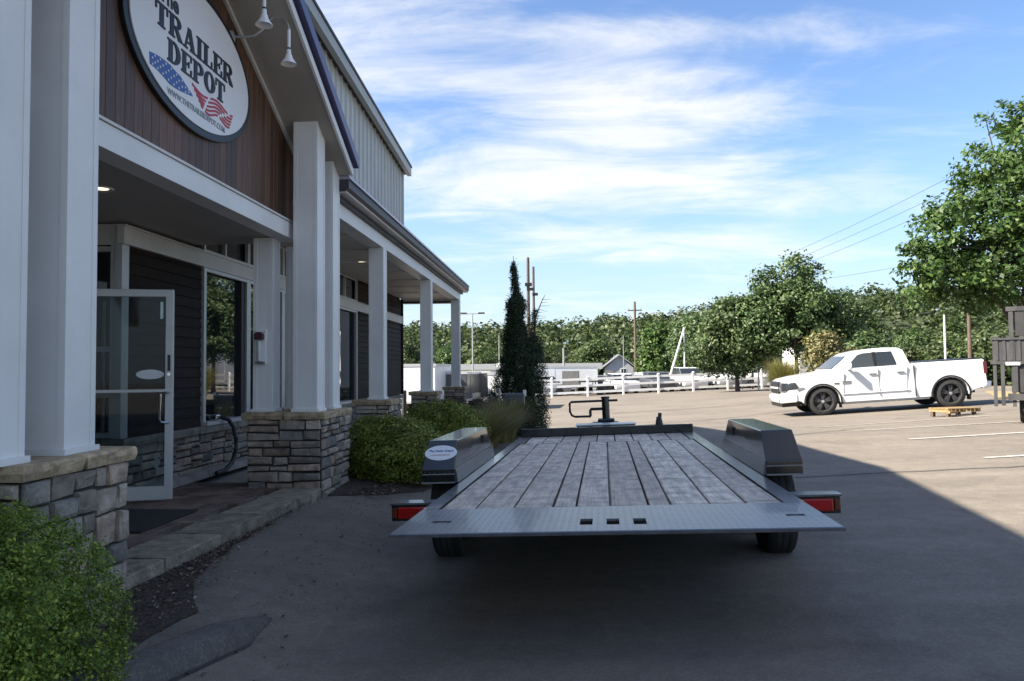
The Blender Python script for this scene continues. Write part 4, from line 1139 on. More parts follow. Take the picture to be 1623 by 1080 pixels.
MB().tube([(-0.03, 6.88, 0.262), (-0.19, 6.88, 0.262), (-0.196, 6.88, 0.25), (-0.196, 6.88, 0.165)], 0.02, 8).build('jack_bracket', M_black, jk, smooth=True)
MB().box(-0.17, 0.17, 6.75, 7.05, -0.50, -0.475).build('jack_foot', M_blackpaint, jk)
lt = MB().tube([(0.65, 5.80, 0.09), (0.65, 5.80, 0.19)], [0.05, 0.03], 8)
lt.tube([(0.66, 5.80, 0.18), (0.665, 5.80, 0.235)], 0.022, 8)
lt.build('tilt_latch', M_black, T)
MB().box(-0.075, 0.075, 7.15, 7.65, -0.13, -0.02).build('coupler', M_blackpaint, T, bevel=0.02)
# ================================================================== pickup truck
def make_truck():
    # local frame: x from front bumper (0) to tail (5.82), y = 0 near side .. 2.0 far side, z up from the tyres' contact
    fx, fy = 7.44, 21.95; rx, ry = 10.90, 21.72
    ang = math.atan2(ry - fy, rx - fx)
    zf, zr = gz(fx, fy), gz(rx, ry)
    t = thing('pickup_truck', 'white four-door pickup truck with black wheels parked side-on in the sunlit lot', 'pickup truck')
    X = Vector((math.cos(ang), math.sin(ang), (zr - zf) / 3.57)).normalized()
    Yv = Vector((-math.sin(ang), math.cos(ang), 0)); Z = X.cross(Yv)
    m = Matrix((X, Yv, Z)).transposed().to_4x4()
    m.translation = Vector((fx, fy, zf)) - X * 1.15 - Yv * 0.03
    t.matrix_world = m @ Matrix.Translation((1.15, 0, 0)) @ Matrix.Scale(0.955, 4) @ Matrix.Translation((-1.15, 0, 0))
    Wd = 2.0
    def arch(cx, r, a0, a1, n=12):
        return [(cx + r * math.cos(a0 + (a1 - a0) * i / n), 0.40 + r * math.sin(a0 + (a1 - a0) * i / n)) for i in range(n + 1)]
    aF, aR = 1.15, 4.72
    r = 0.50
    s0 = math.asin((0.36 - 0.40) / r)
    # lower body outline, seen from the near side
    outline = [(0.10, 0.52), (0.04, 0.62), (0.05, 0.86), (0.07, 1.05), (0.22, 1.135), (0.60, 1.20), (1.42, 1.295), (1.52, 1.31), (3.75, 1.325), (3.752, 1.37), (5.70, 1.355), (5.73, 1.33), (5.75, 0.62), (5.70, 0.56),
               (aR + r * math.cos(s0) + .14, 0.50)]
    outline += arch(aR, r, s0, math.pi - s0)
    outline += [(4.10, 0.36), (1.78, 0.36)]
    outline += arch(aF, r, s0, math.pi - s0)
    outline += [(0.52, 0.46)]
    # loft the outline across the width with rounded shoulders
    body = MB(); lay = []
    ys = [0.0, 0.05, 0.14, 1.86, 1.95, 2.0]
    def inset(p, k):
        x, z = p
        f = {0: 0.05, 1: 0.012, 2: 0.0}[k]
        top = max(0.0, (z - 0.75) / 0.55)
        nose = max(0.0, 1 - x / 0.5)
        return (x + f * nose * 3.2 + (0.0 if x < 5.5 else -f * 0.8), z - f * max(0, min(1, top)) * 0.9)
    for i, y in enumerate(ys):
        k = min(i, 5 - i)
        shrink = 0.0
        row = []
        for p in outline:
            q = inset(p, k)
            # side tuck: sides lean in toward the sill and the shoulder
            yy = y
            lean = 0.045 * max(0, (0.62 - q[1]) / 0.3) + 0.05 * max(0, (q[1] - 0.98) / 0.4) ** 1.5 + 0.10 * max(0, 1 - q[0] / 0.55) ** 2
            if i <= 2: yy = y + lean
            else: yy = y - lean
            row.append((q[0], yy, q[1]))
        lay.append(row)
    for rrow in lay: body.v += rrow
    K = len(outline)
    for i in range(len(ys) - 1):
        for j in range(K):
            j2 = (j + 1) % K
            body.f.append((i * K + j, i * K + j2, (i + 1) * K + j2, (i + 1) * K + j))
    body.f.append(tuple(range(K))); body.f.append(tuple(range(5 * K, 6 * K))[::-1])
    bd = body.build('body', M_truckw, t, smooth=True)
    # cab upper: pillars and roof, tapered to the roof
    belt = [(1.46, 1.30), (2.02, 1.72), (2.18, 1.80), (2.55, 1.86), (3.05, 1.88), (3.45, 1.855), (3.58, 1.79), (3.70, 1.33)]
    cab = MB(); lays = []
    for k, (yb, yt) in enumerate(((0.10, 0.27), (0.125, 0.33), (1.875, 1.67), (1.90, 1.73))):
        row = []
        for x, z in belt:
            f = max(0, min(1, (z - 1.30) / 0.55))
            y = yb + (yt - yb) * f
            dz = -0.03 if k in (0, 3) and z > 1.7 else 0
            row.append((x, y, z + dz))
        lays.append(row)
    for rrow in lays: cab.v += rrow
    K = len(belt)
    for i in range(3):
        for j in range(K):
            j2 = (j + 1) % K
            cab.f.append((i * K + j, i * K + j2, (i + 1) * K + j2, (i + 1) * K + j))
    cab.f.append(tuple(range(K))); cab.f.append(tuple(range(3 * K, 4 * K))[::-1])
    cb = cab.build('cab', M_truckw, t, smooth=True)
    def on_side(x, z, off=0.006, far=False):
        f = max(0, min(1, (z - 1.30) / 0.55))
        y = 0.10 + 0.17 * f - off
        return (x, 2.0 - y if far else y, z)
    def side_poly(name, pts, m, par, off=0.006, thick=0.01):
        for far in (False, True):
            b = MB(); n = len(pts)
            b.v = [on_side(x, z, off, far) for x, z in pts] + [on_side(x, z, off - thick, far) for x, z in pts]
            b.f = [tuple(range(n)), tuple(range(n, 2 * n))[::-1]] + [(i, (i + 1) % n, n + (i + 1) % n, n + i) for i in range(n)]
            b.build(name, m, par)
    side_poly('side_window', [(1.90, 1.345), (2.05, 1.50), (2.28, 1.715), (2.42, 1.755), (2.70, 1.765), (2.70, 1.345)], glassmat('clearer_car_glass', (0.04, 0.047, 0.05), 1.6), cb)
    side_poly('side_window', [(2.80, 1.345), (2.80, 1.765), (3.25, 1.76), (3.33, 1.42), (3.33, 1.345)], M_carglass, cb)
    side_poly('window_post', [(2.705, 1.34), (2.705, 1.775), (2.795, 1.775), (2.795, 1.34)], M_black, cb, 0.004)
    # windscreen and rear window
    MB().poly([(1.515, 0.20, 1.348), (1.515, 1.80, 1.348), (1.985, 1.70, 1.70), (1.985, 0.30, 1.70)]).build('windscreen', M_carglass, cb)
    ws_ = cb.children[-1]; ws_.location = (-0.012, 0, 0.012)
    MB().poly([(3.69, 0.35, 1.40), (3.69, 1.65, 1.40), (3.62, 1.60, 1.73), (3.62, 0.40, 1.73)]).build('rear_window', M_carglass, cb, loc=(0.012, 0, 0))
    # door shut lines, bed gap
    def seam(x0, z0, x1, z1, w=0.012):
        for far in (0, 1):
            y0 = 0.016; y = (2.0 - y0) if far else y0
            d = Vector((x1 - x0, 0, z1 - z0)).normalized(); nn = Vector((-d.z, 0, d.x)) * w / 2
            MB().hexa([(x0 - nn.x, y - .022, z0 - nn.z), (x0 + nn.x, y - .022, z0 + nn.z), (x0 + nn.x, y + .05, z0 + nn.z), (x0 - nn.x, y + .05, z0 - nn.z),
                       (x1 - nn.x, y - .022, z1 - nn.z), (x1 + nn.x, y - .022, z1 + nn.z), (x1 + nn.x, y + .05, z1 + nn.z), (x1 - nn.x, y + .05, z1 - nn.z)]).build('shut_line', M_grey, bd)
    seam(1.75, 0.62, 1.80, 1.20); seam(2.76, 0.50, 2.76, 1.27, 0.009); seam(3.52, 0.55, 3.58, 1.27, .009)
    MB().box(3.742, 3.772, -0.003, 2.003, 0.40, 1.30).build('bed_gap', M_dgrey, bd)
    # tonneau cover / open box top
    MB().box(3.80, 5.66, 0.14, 1.86, 1.345, 1.385).build('bed_cover', M_black, t, bevel=0.01)
    # wheel arches, flares, wheels
    for cx in (aF, aR):
        for far in (0, 1):
            yo = -0.022 if not far else 2.022
            yi = 0.10 if not far else 1.90
            b = MB(); n = 16; a0, a1 = -0.10, math.pi + 0.10
            for i in range(n + 1):
                an = a0 + (a1 - a0) * i / n
                for rr, yv in ((0.505, yi), (0.505, yo), (0.545, yo + (.012 if not far else -.012)), (0.555, yi)):
                    b.v.append((cx + rr * math.cos(an), yv, 0.40 + rr * math.sin(an)))
            for i in range(n):
                for j in range(4):
                    j2 = (j + 1) % 4
                    b.f.append((i * 4 + j, i * 4 + j2, i * 4 + 4 + j2, i * 4 + 4 + j))
            b.build('wheel_flare', M_black, t, smooth=True)
        b = MB().box(cx - 0.46, cx + 0.46, 0.30, 1.70, 0.42, 0.88); b.build('wheel_well', M_black, t)
        for far in (0, 1):
            s = 1 if not far else -1
            y0 = 0.0 if not far else 2.0
            R = 0.412
            ty = [(0.255, 0.045), (0.29, 0.012), (0.375, 0.014), (0.405, 0.035), (R, 0.075), (R, 0.215), (0.405, 0.25), (0.37, 0.27), (0.27, 0.27), (0.255, 0.24)]
            wh = MB().lathe([(q, y0 + s * h) for q, h in ty], 'y', 36, (cx, 0, 0.412), closed=True).build('wheel', M_rubber2, t, smooth=True)
            MB().lathe([(0.0, y0 + s * .13), (0.06, y0 + s * .13), (0.235, y0 + s * .15), (0.256, y0 + s * .04), (0.262, y0 + s * .03), (0.262, y0 + s * .06)], 'y', 36, (cx, 0, 0.412)).build('rim', M_black, wh, smooth=True)
            sp = MB()
            for k in range(5):
                for off in (-.17, .17):
                    an = 2 * math.pi * k / 5 + 0.3 + off
                    c, q = math.cos(an), math.sin(an)
                    tx, tz = -q, c
                    w0, w1 = 0.022, 0.030
                    pts = []
                    for rr, ww in ((0.05, w0), (0.245, w1)):
                        for sg_ in (-1, 1):
                            pts.append((cx + rr * c + sg_ * ww * tx, 0.412 + rr * q + sg_ * ww * tz))
                    p4 = [pts[0], pts[1], pts[3], pts[2]]
                    ya, yb = sorted((y0 + s * 0.055, y0 + s * 0.12))
                    sp.prism(p4, 'y', ya, yb)
            sp.build('spokes', M_dgrey, wh)
            MB().lathe([(0, y0 + s * .04), (0.045, y0 + s * .045), (0.05, y0 + s * .10), (0, y0 + s * .10)], 'y', 16, (cx, 0, 0.412)).build('hub_cap', M_galv, wh)
    # front end
    fb = MB().hexa([(-0.02, 0.16, 0.42), (0.42, -0.005, 0.44), (0.42, 2.005, 0.44), (-0.02, 1.84, 0.42), (-0.03, 0.14, 0.66), (0.42, -0.008, 0.70), (0.42, 2.008, 0.70), (-0.03, 1.86, 0.66)]).build('front_bumper', M_truckw, t, bevel=0.035, smooth=True)
    MB().hexa([(0.02, 0.25, 0.30), (0.5, 0.10, 0.32), (0.5, 1.9, 0.32), (0.02, 1.75, 0.30), (0.0, 0.2, 0.425), (0.5, 0.06, 0.445), (0.5, 1.94, 0.445), (0.0, 1.8, 0.425)]).build('air_dam', M_black, t, bevel=0.02)
    for yv in (0.30, 1.58):
        MB().box(-0.04, 0.05, yv, yv + 0.12, 0.46, 0.54).build('fog_lamp', M_grey, fb, bevel=0.01)
    MB().box(-0.01, 0.10, 0.44, 1.56, 0.70, 1.07).build('grille', M_black, t, bevel=0.03)
    MB().hexa([(-0.025, 0.5, 0.86), (0.06, 0.44, 0.86), (0.06, 1.56, 0.86), (-0.025, 1.5, 0.86), (-0.025, 0.5, 0.91), (0.06, 0.44, 0.91), (0.06, 1.56, 0.91), (-0.025, 1.5, 0.91)]).build('grille_bar', M_truckw, t)
    for far in (0, 1):
        f = (lambda y: y) if not far else (lambda y: 2.0 - y)
        hl = MB().hexa([(0.10, f(0.05), 0.79), (0.50, f(-0.004), 0.85), (0.50, f(0.12), 0.85), (0.10, f(0.20), 0.79), (0.11, f(0.062), 1.035), (0.40, f(0.004), 1.025), (0.40, f(0.14), 1.025), (0.11, f(0.22), 1.035)])
        hl.hexa([(-0.005, f(0.10), 0.78), (0.099, f(0.052), 0.79), (0.099, f(0.45), 0.78), (-0.005, f(0.45), 0.78), (0.02, f(0.115), 1.04), (0.109, f(0.064), 1.035), (0.109, f(0.45), 1.04), (0.02, f(0.45), 1.04)])
        hl = hl.build('headlight', mat('headlight_lens', (0.03, 0.033, 0.04), 0.15, coat=0.8) if 'headlight_lens' not in MATS else MATS['headlight_lens'], t, bevel=0.012)
        MB().hexa([(0.44, f(-0.001), 0.79), (0.66, f(-0.004), 0.825), (0.66, f(0.04), 0.825), (0.44, f(0.04), 0.79), (0.46, f(0.002), 0.87), (0.62, f(-0.002), 0.87), (0.62, f(0.04), 0.87), (0.46, f(0.04), 0.87)]).build('turn_signal', M_grey, t)
        # taillight, rear bumper end
        MB().box(5.66, 5.757, *sorted((f(0.012), f(0.16))), 0.92, 1.27).build('tail_light', mat('smoked_red_lens', (0.10, 0.006, 0.010), 0.15, coat=0.5) if 'smoked_red_lens' not in MATS else MATS['smoked_red_lens'], t, bevel=0.012)
        # mirror
        mr_ = MB().box(1.86, 1.98, *sorted((f(-0.27), f(-0.06))), 1.30, 1.50).build('mirror', M_truckw, t, bevel=0.035, smooth=True)
        MB().box(1.90, 1.98, *sorted((f(-0.08), f(0.08))), 1.31, 1.36).build('mirror_arm', M_black, mr_)
        MB().box(1.955, 1.984, *sorted((f(-0.25), f(-0.08))), 1.32, 1.48).build('mirror_glass', M_black, mr_)
        # handles, badges
        for hx_ in (2.50, 3.28):
            MB().box(hx_, hx_ + 0.20, *sorted((f(-0.022), f(0.03))), 1.125, 1.158).build('door_handle', M_galv, t, bevel=0.008)
        MB().box(1.50, 1.64, *sorted((f(-0.010), f(0.02))), 0.905, 0.935).build('fender_badge', M_dgrey, t)
        MB().box(1.20 + .53, 1.98, *sorted((f(-0.010), f(0.02))), 0.955, 0.975).build('fender_badge', M_grey, t)
        MB().box(1.74, 1.97, *sorted((f(-0.010), f(0.02))), 0.885, 0.945).build('door_badge', M_grey, t)
        # body-side crease and sill
        MB().box(1.72, 4.15, *sorted((f(0.06), f(0.20))), 0.29, 0.365).build('sill', M_galv, t, bevel=0.02)
        MB().box(1.70, 3.60, *sorted((f(-0.012), f(0.03))), 0.585, 0.605).build('side_crease', M_truckw, t, bevel=0.006)
        MB().box(aF + .50, aF + .53, *sorted((f(0.04), f(0.26))), 0.20, 0.45).build('mud_flap', M_black, t)
        MB().box(aR + .51, aR + .54, *sorted((f(0.04), f(0.26))), 0.20, 0.55).build('mud_flap', M_black, t)
    rb = MB().hexa([(5.60, -0.005, 0.50), (5.86, 0.10, 0.52), (5.86, 1.90, 0.52), (5.60, 2.005, 0.50), (5.60, -0.008, 0.68), (5.88, 0.08, 0.70), (5.88, 1.92, 0.70), (5.60, 2.008, 0.68)]).build('rear_bumper', M_truckw, t, bevel=0.025, smooth=True)
    MB().box(0.6, 5.4, 0.35, 1.65, 0.30, 0.55).build('chassis', M_black, t)
    MB().tube([(3.3, 0.25, 0.36), (4.2, 0.28, 0.34), (5.5, 0.35, 0.42)], 0.04, 8).build('exhaust', M_dgrey, t)
    for yv in (0.62, 1.38):
        MB().box(2.50, 2.78, yv - .22, yv + .22, 1.22, 1.62).build('seat', M_dgrey, t, bevel=0.06)
make_truck()

# ================================================================== grey steel trailer at the right edge
M_tgrey_d = mat('dark_steel', (0.035, 0.036, 0.040), 0.6, 0.3, 6)
def edge_trailer():
    x, y = 8.52, 14.2
    z = gz(x, y)
    t = thing('dump_trailer', 'weathered grey steel utility trailer with tall ribbed gate cut by the right edge', 'trailer', (x, y, z), R_(-32))
    # local: gate plane at y=0, body runs away from the viewer
    g = MB()
    for xx in (-0.62, -0.33, 0.05, 0.60, 1.2): MB().box(xx, xx + 0.055, 0.0, 0.06, 0.30, 1.53).build('gate_post', M_dgrey, t)
    gp = MB().box(-0.615, 1.25, 0.012, 0.03, 1.14, 1.525).build('gate_panel', M_dgrey, t)
    for k in range(15):
        xx = -0.58 + k * 0.115
        MB().box(xx, xx + 0.05, -0.004, 0.0119, 1.145, 1.52).build('gate_rib', M_dgrey, gp)
    MB().box(-0.66, 1.3, -0.02, 0.08, 1.526, 1.565).build('top_rail', M_dgrey, t)
    for k in range(9): MB().box(-0.60 + k * 0.2, -0.53 + k * .2, -.018, .05, 1.566, 1.592).build('stake_pocket', M_dgrey, t)
    MB().box(-0.66, 1.3, -0.02, 0.07, 1.08, 1.135).build('cross_rail', M_dgrey, t)
    MB().box(-0.42, -0.20, -0.03, -0.021, 1.06, 1.115).build('licence_plate', M_signw, t)
    for xx in (-0.36, -0.05):
        MB().box(xx, xx + 0.07, 0.09, 0.15, 1.53, 2.14).build('rack_post', M_dgrey, t)
    MB().box(-0.40, 1.6, 0.08, 0.16, 2.06, 2.14).build('rack_rail', M_dgrey, t)
    MB().box(-0.26, -0.12, 0.10, 0.13, 1.60, 2.05).build('rack_panel', M_tgrey_d, t)
    MB().box(0.04, 1.5, 0.10, 0.13, 1.60, 2.05).build('rack_panel', M_dgrey, t)
    MB().box(-0.34, 1.5, 0.03, 0.06, 0.56, 1.075).build('lower_gate', M_tgrey_d, t)
    for k in range(6): MB().box(-0.30 + k * .3, -0.24 + k * .3, -0.005, 0.0295, 0.57, 1.07).build('gate_rib', M_dgrey, t)
    MB().box(-0.30, 1.5, 0.3, 3.6, 0.72, 0.86).build('bed_frame', M_dgrey, t)
    MB().box(-0.30, -0.25, 0.3, 3.6, 0.86, 1.5).build('side_board', M_dgrey, t)
    MB().box(-0.50, -0.44, -0.05, 0.02, 0.32, 1.075).build('ramp_leg', M_dgrey, t)
    MB().box(-0.40, 1.4, -0.04, 0.02, 0.42, 0.54).build('bumper', M_dgrey, t)
    MB().box(-0.10, 0.12, -0.06, -0.041, 0.44, 0.52).build('tail_light', M_redlens, t)
    tyre = [(0.20, 0.0), (0.33, 0.004), (0.36, 0.05), (0.36, 0.18), (0.33, 0.225), (0.20, 0.23)]
    for vv in (0.45, 1.25):
        w = MB().lathe([(r, h - 0.24) for r, h in tyre], 'x', 28, (0, vv, 0.34), closed=True).build('wheel', M_rubber, t, smooth=True)
        MB().lathe([(0, -0.18), (0.1, -0.19), (0.2, -0.225), (0.21, -0.235), (0.21, -0.18)], 'x', 20, (0, vv, 0.34)).build('rim', M_galv, w, smooth=True)
    MB().box(-0.34, 0.1, 0.05, 1.8, 0.74, 0.79).build('mudguard', M_dgrey, t)
edge_trailer()
# low timber pallet behind the pickup's rear wheel
def pallet():
    x, y = 8.75, 17.75
    t = thing('timber_skid', 'low tan timber skid on short feet lying beside the pickup rear wheel', 'pallet', (x, y, gz(x, y)), R_(24))
    t.scale = (0.9, 0.8, 0.85)
    for i in range(5): MB().box(0, 1.15, i * 0.13, i * 0.13 + 0.11, 0.20, 0.225).build('board', M_yellowwood, t)
    for xx in (0.02, 0.53, 1.06): MB().box(xx, xx + 0.07, -0.01, 0.64, 0.12, 0.199).build('bearer', M_yellowwood, t)
    for xx in (0.03, 0.92):
        for yy in (0.02, 0.52): MB().box(xx, xx + 0.09, yy, yy + 0.09, -0.02, 0.119).build('foot', M_polew, t)
    MB().box(-0.08, 0.20, -0.14, -0.02, 0.10, 0.16).build('bracket', M_yellowwood, t)
pallet()

# ================================================================== white rail fence
def fence():
    t = wthing('rail_fence', 'long white vinyl three-rail fence across the far side of the lot', 'fence', (4.2, 51.3, gz(4.2, 51.3)))
    d = Vector((4.84, 0.85, 0)).normalized(); s = 2.44
    P0 = Vector((4.19, 51.3, 0))
    ks = list(range(-6, 9)); pts = [P0 + d * s * k for k in ks]
    nrm = Vector((-d.y, d.x, 0))
    def zb(p): return gz(p.x, p.y)
    for p in pts:
        z = zb(p)
        c = [(p + d * a + nrm * b_) for a, b_ in ((-.065, -.065), (.065, -.065), (.065, .065), (-.065, .065))]
        o = MB().hexa([(q.x, q.y, z - .05) for q in c] + [(q.x, q.y, z + 1.32) for q in c]).build('post', M_vinyl, t)
        cc = [(p + d * a + nrm * b_) for a, b_ in ((-.085, -.085), (.085, -.085), (.085, .085), (-.085, .085))]
        m = MB(); m.v = [(q.x, q.y, z + 1.321) for q in cc] + [(p.x, p.y, z + 1.40)]; m.f = [(0, 1, 2, 3), (0, 1, 4), (1, 2, 4), (2, 3, 4), (3, 0, 4)]
        m.build('post_cap', M_vinyl, o)
    for a, c in zip(pts[:-1], pts[1:]):
        for h in (0.22, 0.66, 1.10):
            za, zc = zb(a) + h, zb(c) + h
            a2, c2 = a + d * .066, c - d * .066
            hw = nrm * 0.02
            MB().hexa([(*(a2 - hw).xy, za), (*(c2 - hw).xy, zc), (*(c2 + hw).xy, zc), (*(a2 + hw).xy, za), (*(a2 - hw).xy, za + .15), (*(c2 - hw).xy, zc + .15), (*(c2 + hw).xy, zc + .15), (*(a2 + hw).xy, za + .15)]).build('rail', M_vinyl, t)
fence()

# ================================================================== parked trailers, cars and buildings beyond the fence
def box_trailer(x, y, rz, L_, W_, H_, m, label, group=None, z0=None):
    z = gz(x, y) if z0 is None else z0
    t = thing('cargo_trailer', label, 'trailer', (x, y, z), rz, group)
    bd = MB().box(-L_ / 2, L_ / 2, -W_ / 2, W_ / 2, 0.45, 0.45 + H_).build('body', m, t, bevel=0.03)
    MB().box(-L_ / 2 - .02, L_ / 2 + .02, -W_ / 2 - .02, W_ / 2 + .02, 0.45 + H_ - .10, 0.45 + H_ + .015).build('top_trim', M_alu, bd)
    MB().box(-L_ / 2 - .02, L_ / 2 + .02, -W_ / 2 - .02, W_ / 2 + .02, 0.42, 0.52).build('bottom_trim', M_alu, bd)
    MB().box(-L_ * .3, -L_ * .3 + .7, -W_ / 2 - .012, -W_ / 2 - .001, 0.55, 0.40 + H_ - .15).build('side_door', m, bd)
    for xx in (-0.35, 0.42):
        for s in (-1, 1):
            MB().lathe([(0, 0), (0.33, 0), (0.33, 0.2), (0, 0.2)], 'y', 16, (xx, s * (W_ / 2 - .1) - .1, 0.33)).build('wheel', M_rubber, t)
    MB().box(-0.8, 0.87, -W_ / 2 - .06, -W_ / 2 - .021, 0.50, 0.74).build('mudguard', M_alu, t)
    MB().box(L_ / 2, L_ / 2 + 1.1, -0.06, 0.06, 0.38, 0.46).build('tongue', M_blackpaint, t)
    return t
M_twhite = mat('trailer_white', (0.74, 0.75, 0.76), 0.35, 0.06, 1.5)
M_tgrey = mat('trailer_charcoal', (0.075, 0.08, 0.09), 0.35, 0.15, 2)
M_tsilver = mat('trailer_silver', (0.40, 0.42, 0.44), 0.35, 0.1, 2)
box_trailer(-6.0, 33.5, R_(88), 4.4, 1.7, 1.62, M_twhite, 'white enclosed cargo trailer seen between the dark wall end and the porch columns')
box_trailer(-4.62, 35.2, R_(84), 3.4, 1.25, 1.28, M_tgrey, 'charcoal enclosed trailer between the last two porch columns')
box_trailer(-3.75, 37.8, R_(84), 3.4, 1.1, 1.30, M_tgrey, 'charcoal enclosed trailer just past the last porch column')
box_trailer(-2.45, 36.0, R_(86), 3.6, 1.5, 1.22, M_twhite, 'white enclosed trailer half hidden behind the weeping conifer')
box_trailer(21.5, 62.5, R_(15), 6.5, 2.4, 2.5, M_twhite, 'tall white enclosed trailer standing behind the pickup, seen mirrored in the shop window')
def car(x, y, rz, m, label, group=None, suv=False):
    t = thing('parked_car', label, 'car', (x, y, gz(x, y)), rz, group)
    h = 0.25 if suv else 0.0
    lo = [(-2.2, .35), (-2.25, .7), (-2.1, .92 + h * .4), (-1.2, .98 + h * .5), (1.2, 1.0 + h * .5), (2.1, .95 + h * .5), (2.25, .75), (2.2, .35)]
    hi = [(-1.25, .975 + h * .5), (-.55, 1.42 + h), (.95, 1.45 + h), (1.75 if suv else 1.5, 1.0 + h * .5)]
    b = MB().prism(lo, 'y', -.88, .88).build('body', m, t, bevel=0.06, smooth=True)
    MB().prism(hi, 'y', -.74, .74).build('cabin', M_carglass, t, bevel=0.04)
    MB().prism([(hi[1][0] - .05, hi[1][1] - .01), (hi[2][0] + .05, hi[2][1] - .01), (hi[2][0] - .05, hi[2][1] + .05), (hi[1][0] + .1, hi[1][1] + .05)], 'y', -.72, .72).build('roof', m, t, bevel=0.02)
    for xx in (-1.35, 1.35):
        for s in (-.9, .70):
            MB().lathe([(0, 0), (0.32, 0), (0.32, 0.2), (0, 0.2)], 'y', 16, (xx, s, 0.32)).build('wheel', M_rubber, t)
    return t
box_trailer(0.2, 58.5, R_(8), 5.0, 2.0, 1.75, M_twhite, 'white enclosed trailer behind the fence in front of the low warehouse')
box_trailer(4.7, 61.0, R_(10), 4.2, 1.9, 0.9, M_tgrey, 'low dark trailer behind the white fence, left of the slanted boom')
box_trailer(8.6, 63.5, R_(14), 4.6, 2.0, 1.0, M_twhite, 'low white trailer behind the white fence near the leaning boom')
car(-1.6, 55.8, R_(12), M_tsilver, 'silver car behind the fence beside the weeping conifer')
car(4.4, 56.4, R_(100), mat('car_white', (0.72, 0.72, 0.73), 0.25, coat=0.5), 'white car nose-on behind the middle of the fence')
car(7.1, 56.8, R_(96), M_tgrey, 'dark car behind the fence just right of the trailer jack')
car(9.5, 57.6, R_(98), MATS['car_white'], 'white car behind the fence below the slanted boom', suv=True)
car(12.2, 58.0, R_(94), M_tsilver, 'silver wagon behind the fence towards its right end', suv=True)
car(14.6, 58.8, R_(97), MATS['car_white'], 'white wagon parked behind the right end of the fence', suv=True)

def flat_trailer(x, y, rz, label):
    t = thing('utility_trailer', label, 'trailer', (x, y, gz(x, y)), rz, 'open trailers parked behind the fence')
    MB().box(-2.2, 2.2, -.95, .95, .55, .65).build('deck', M_blackpaint, t)
    for s in (-.95, .90): MB().box(-2.2, 2.2, s, s + .05, .95, 1.02).build('top_rail', M_blackpaint, t)
    for xx in (-2.2, -.75, .7, 2.14):
        for s in (-.95, .90): MB().box(xx, xx + .06, s, s + .05, .651, .949).build('stake', M_blackpaint, t)
    MB().box(-2.26, -2.21, -.9, .9, .6, 1.75).build('ramp_gate', M_dgrey, t)
    for xx in (-.4, .4):
        for s in (-1.17, .96): MB().lathe([(0, 0), (.34, 0), (.34, .2), (0, .2)], 'y', 16, (xx, s, .34)).build('wheel', M_rubber, t)
    MB().box(-.85, .85, -1.2, -.96, .70, .76).build('mudguard', M_blackpaint, t)
    MB().box(2.2, 3.4, -.06, .06, .5, .6).build('tongue', M_blackpaint, t)
for i, (x, y, r) in enumerate(((2.4, 55.0, 40), (11.0, 62.0, 55), (13.4, 63.5, 70), (6.3, 66.0, 20), (16.2, 64.0, 60))):
    flat_trailer(x, y, R_(r), ('black open utility trailer just behind the left part of the white fence', 'black open utility trailer behind the fence left of the dark yard sign', 'black open utility trailer behind the right end of the fence, farther back', 'black open utility trailer in the second row behind the middle of the fence', 'black open utility trailer half hidden by the grass clump')[i])
def warehouse():
    t = wthing('low_warehouse', 'long low white warehouse with a grey flat roof far behind the fence', 'building', (-2, 92, gz(-2, 92)))
    z = gz(-2, 92) - .3
    MB().box(-13.0, 4.4, 90, 104, z, 1.25).build('wall', mat('warehouse_white', (0.70, 0.70, 0.68), 0.6, 0.08, .5), t)
    MB().box(-13.4, 4.9, 89.5, 104.5, 1.252, 1.95).build('roof', mat('grey_roofing', (0.36, 0.37, 0.40), 0.6, 0.1, 1), t)
    for xx in (-9, -5.2, -1.5, 1.6): 
        w = MB().box(xx, xx + 1.9, 89.93, 89.999, z + .3, 0.75).build('roller_door', M_tsilver, t)
        for k in range(4): MB().box(xx + .04, xx + 1.86, 89.90, 89.929, z + .45 + k * .45, z + .48 + k * .45).build('slat', M_grey, w)
    for xx in (-6.9, 3.5): MB().box(xx, xx + .9, 89.93, 89.999, z + .3, 0.5).build('door', M_grey, t)
warehouse()
def house():
    x0, x1, y0, y1 = 6.0, 10.6, 108, 118
    t = wthing('gabled_house', 'small grey gabled house far behind the fence', 'house', (8.3, 112, gz(8, 110)))
    z = gz(8, 110) - .3
    M = mat('house_grey', (0.30, 0.31, 0.33), 0.7, 0.1, 1)
    MB().prism([(x0 + .3, z), (x1 - .3, z), (x1 - .3, 1.4), ((x0 + x1) / 2, 3.1), (x0 + .3, 1.4)], 'y', y0, y1).build('wall', M, t)
    rm = mat('house_roof', (0.22, 0.225, 0.25), 0.7, 0.2, 2)
    for s in (-1, 1):
        c = (x0 + x1) / 2
        MB().prism([(c, 3.12), (c + s * 2.6, 1.2), (c + s * 2.6, 1.34), (c, 3.32)], 'y', y0 - .4, y1).build('roof', rm, t)
    w = MB().box(8.5, 9.3, y0 - .05, y0 - .001, 0.4, 1.3).build('window', M_vinyl, t)
    MB().box(8.56, 9.24, y0 - .06, y0 - .051, .46, 1.24).build('pane', M_carglass, w)
    MB().box(x0 - .3, x1 + .2, y0 - 2.2, y0 - .41, 0.15, 0.30).build('porch_roof', rm, t)
    for xx in (x0, x1 - .2): MB().box(xx, xx + .12, y0 - 2.1, y0 - 1.98, z, .15).build('porch_post', M_vinyl, t)
house()
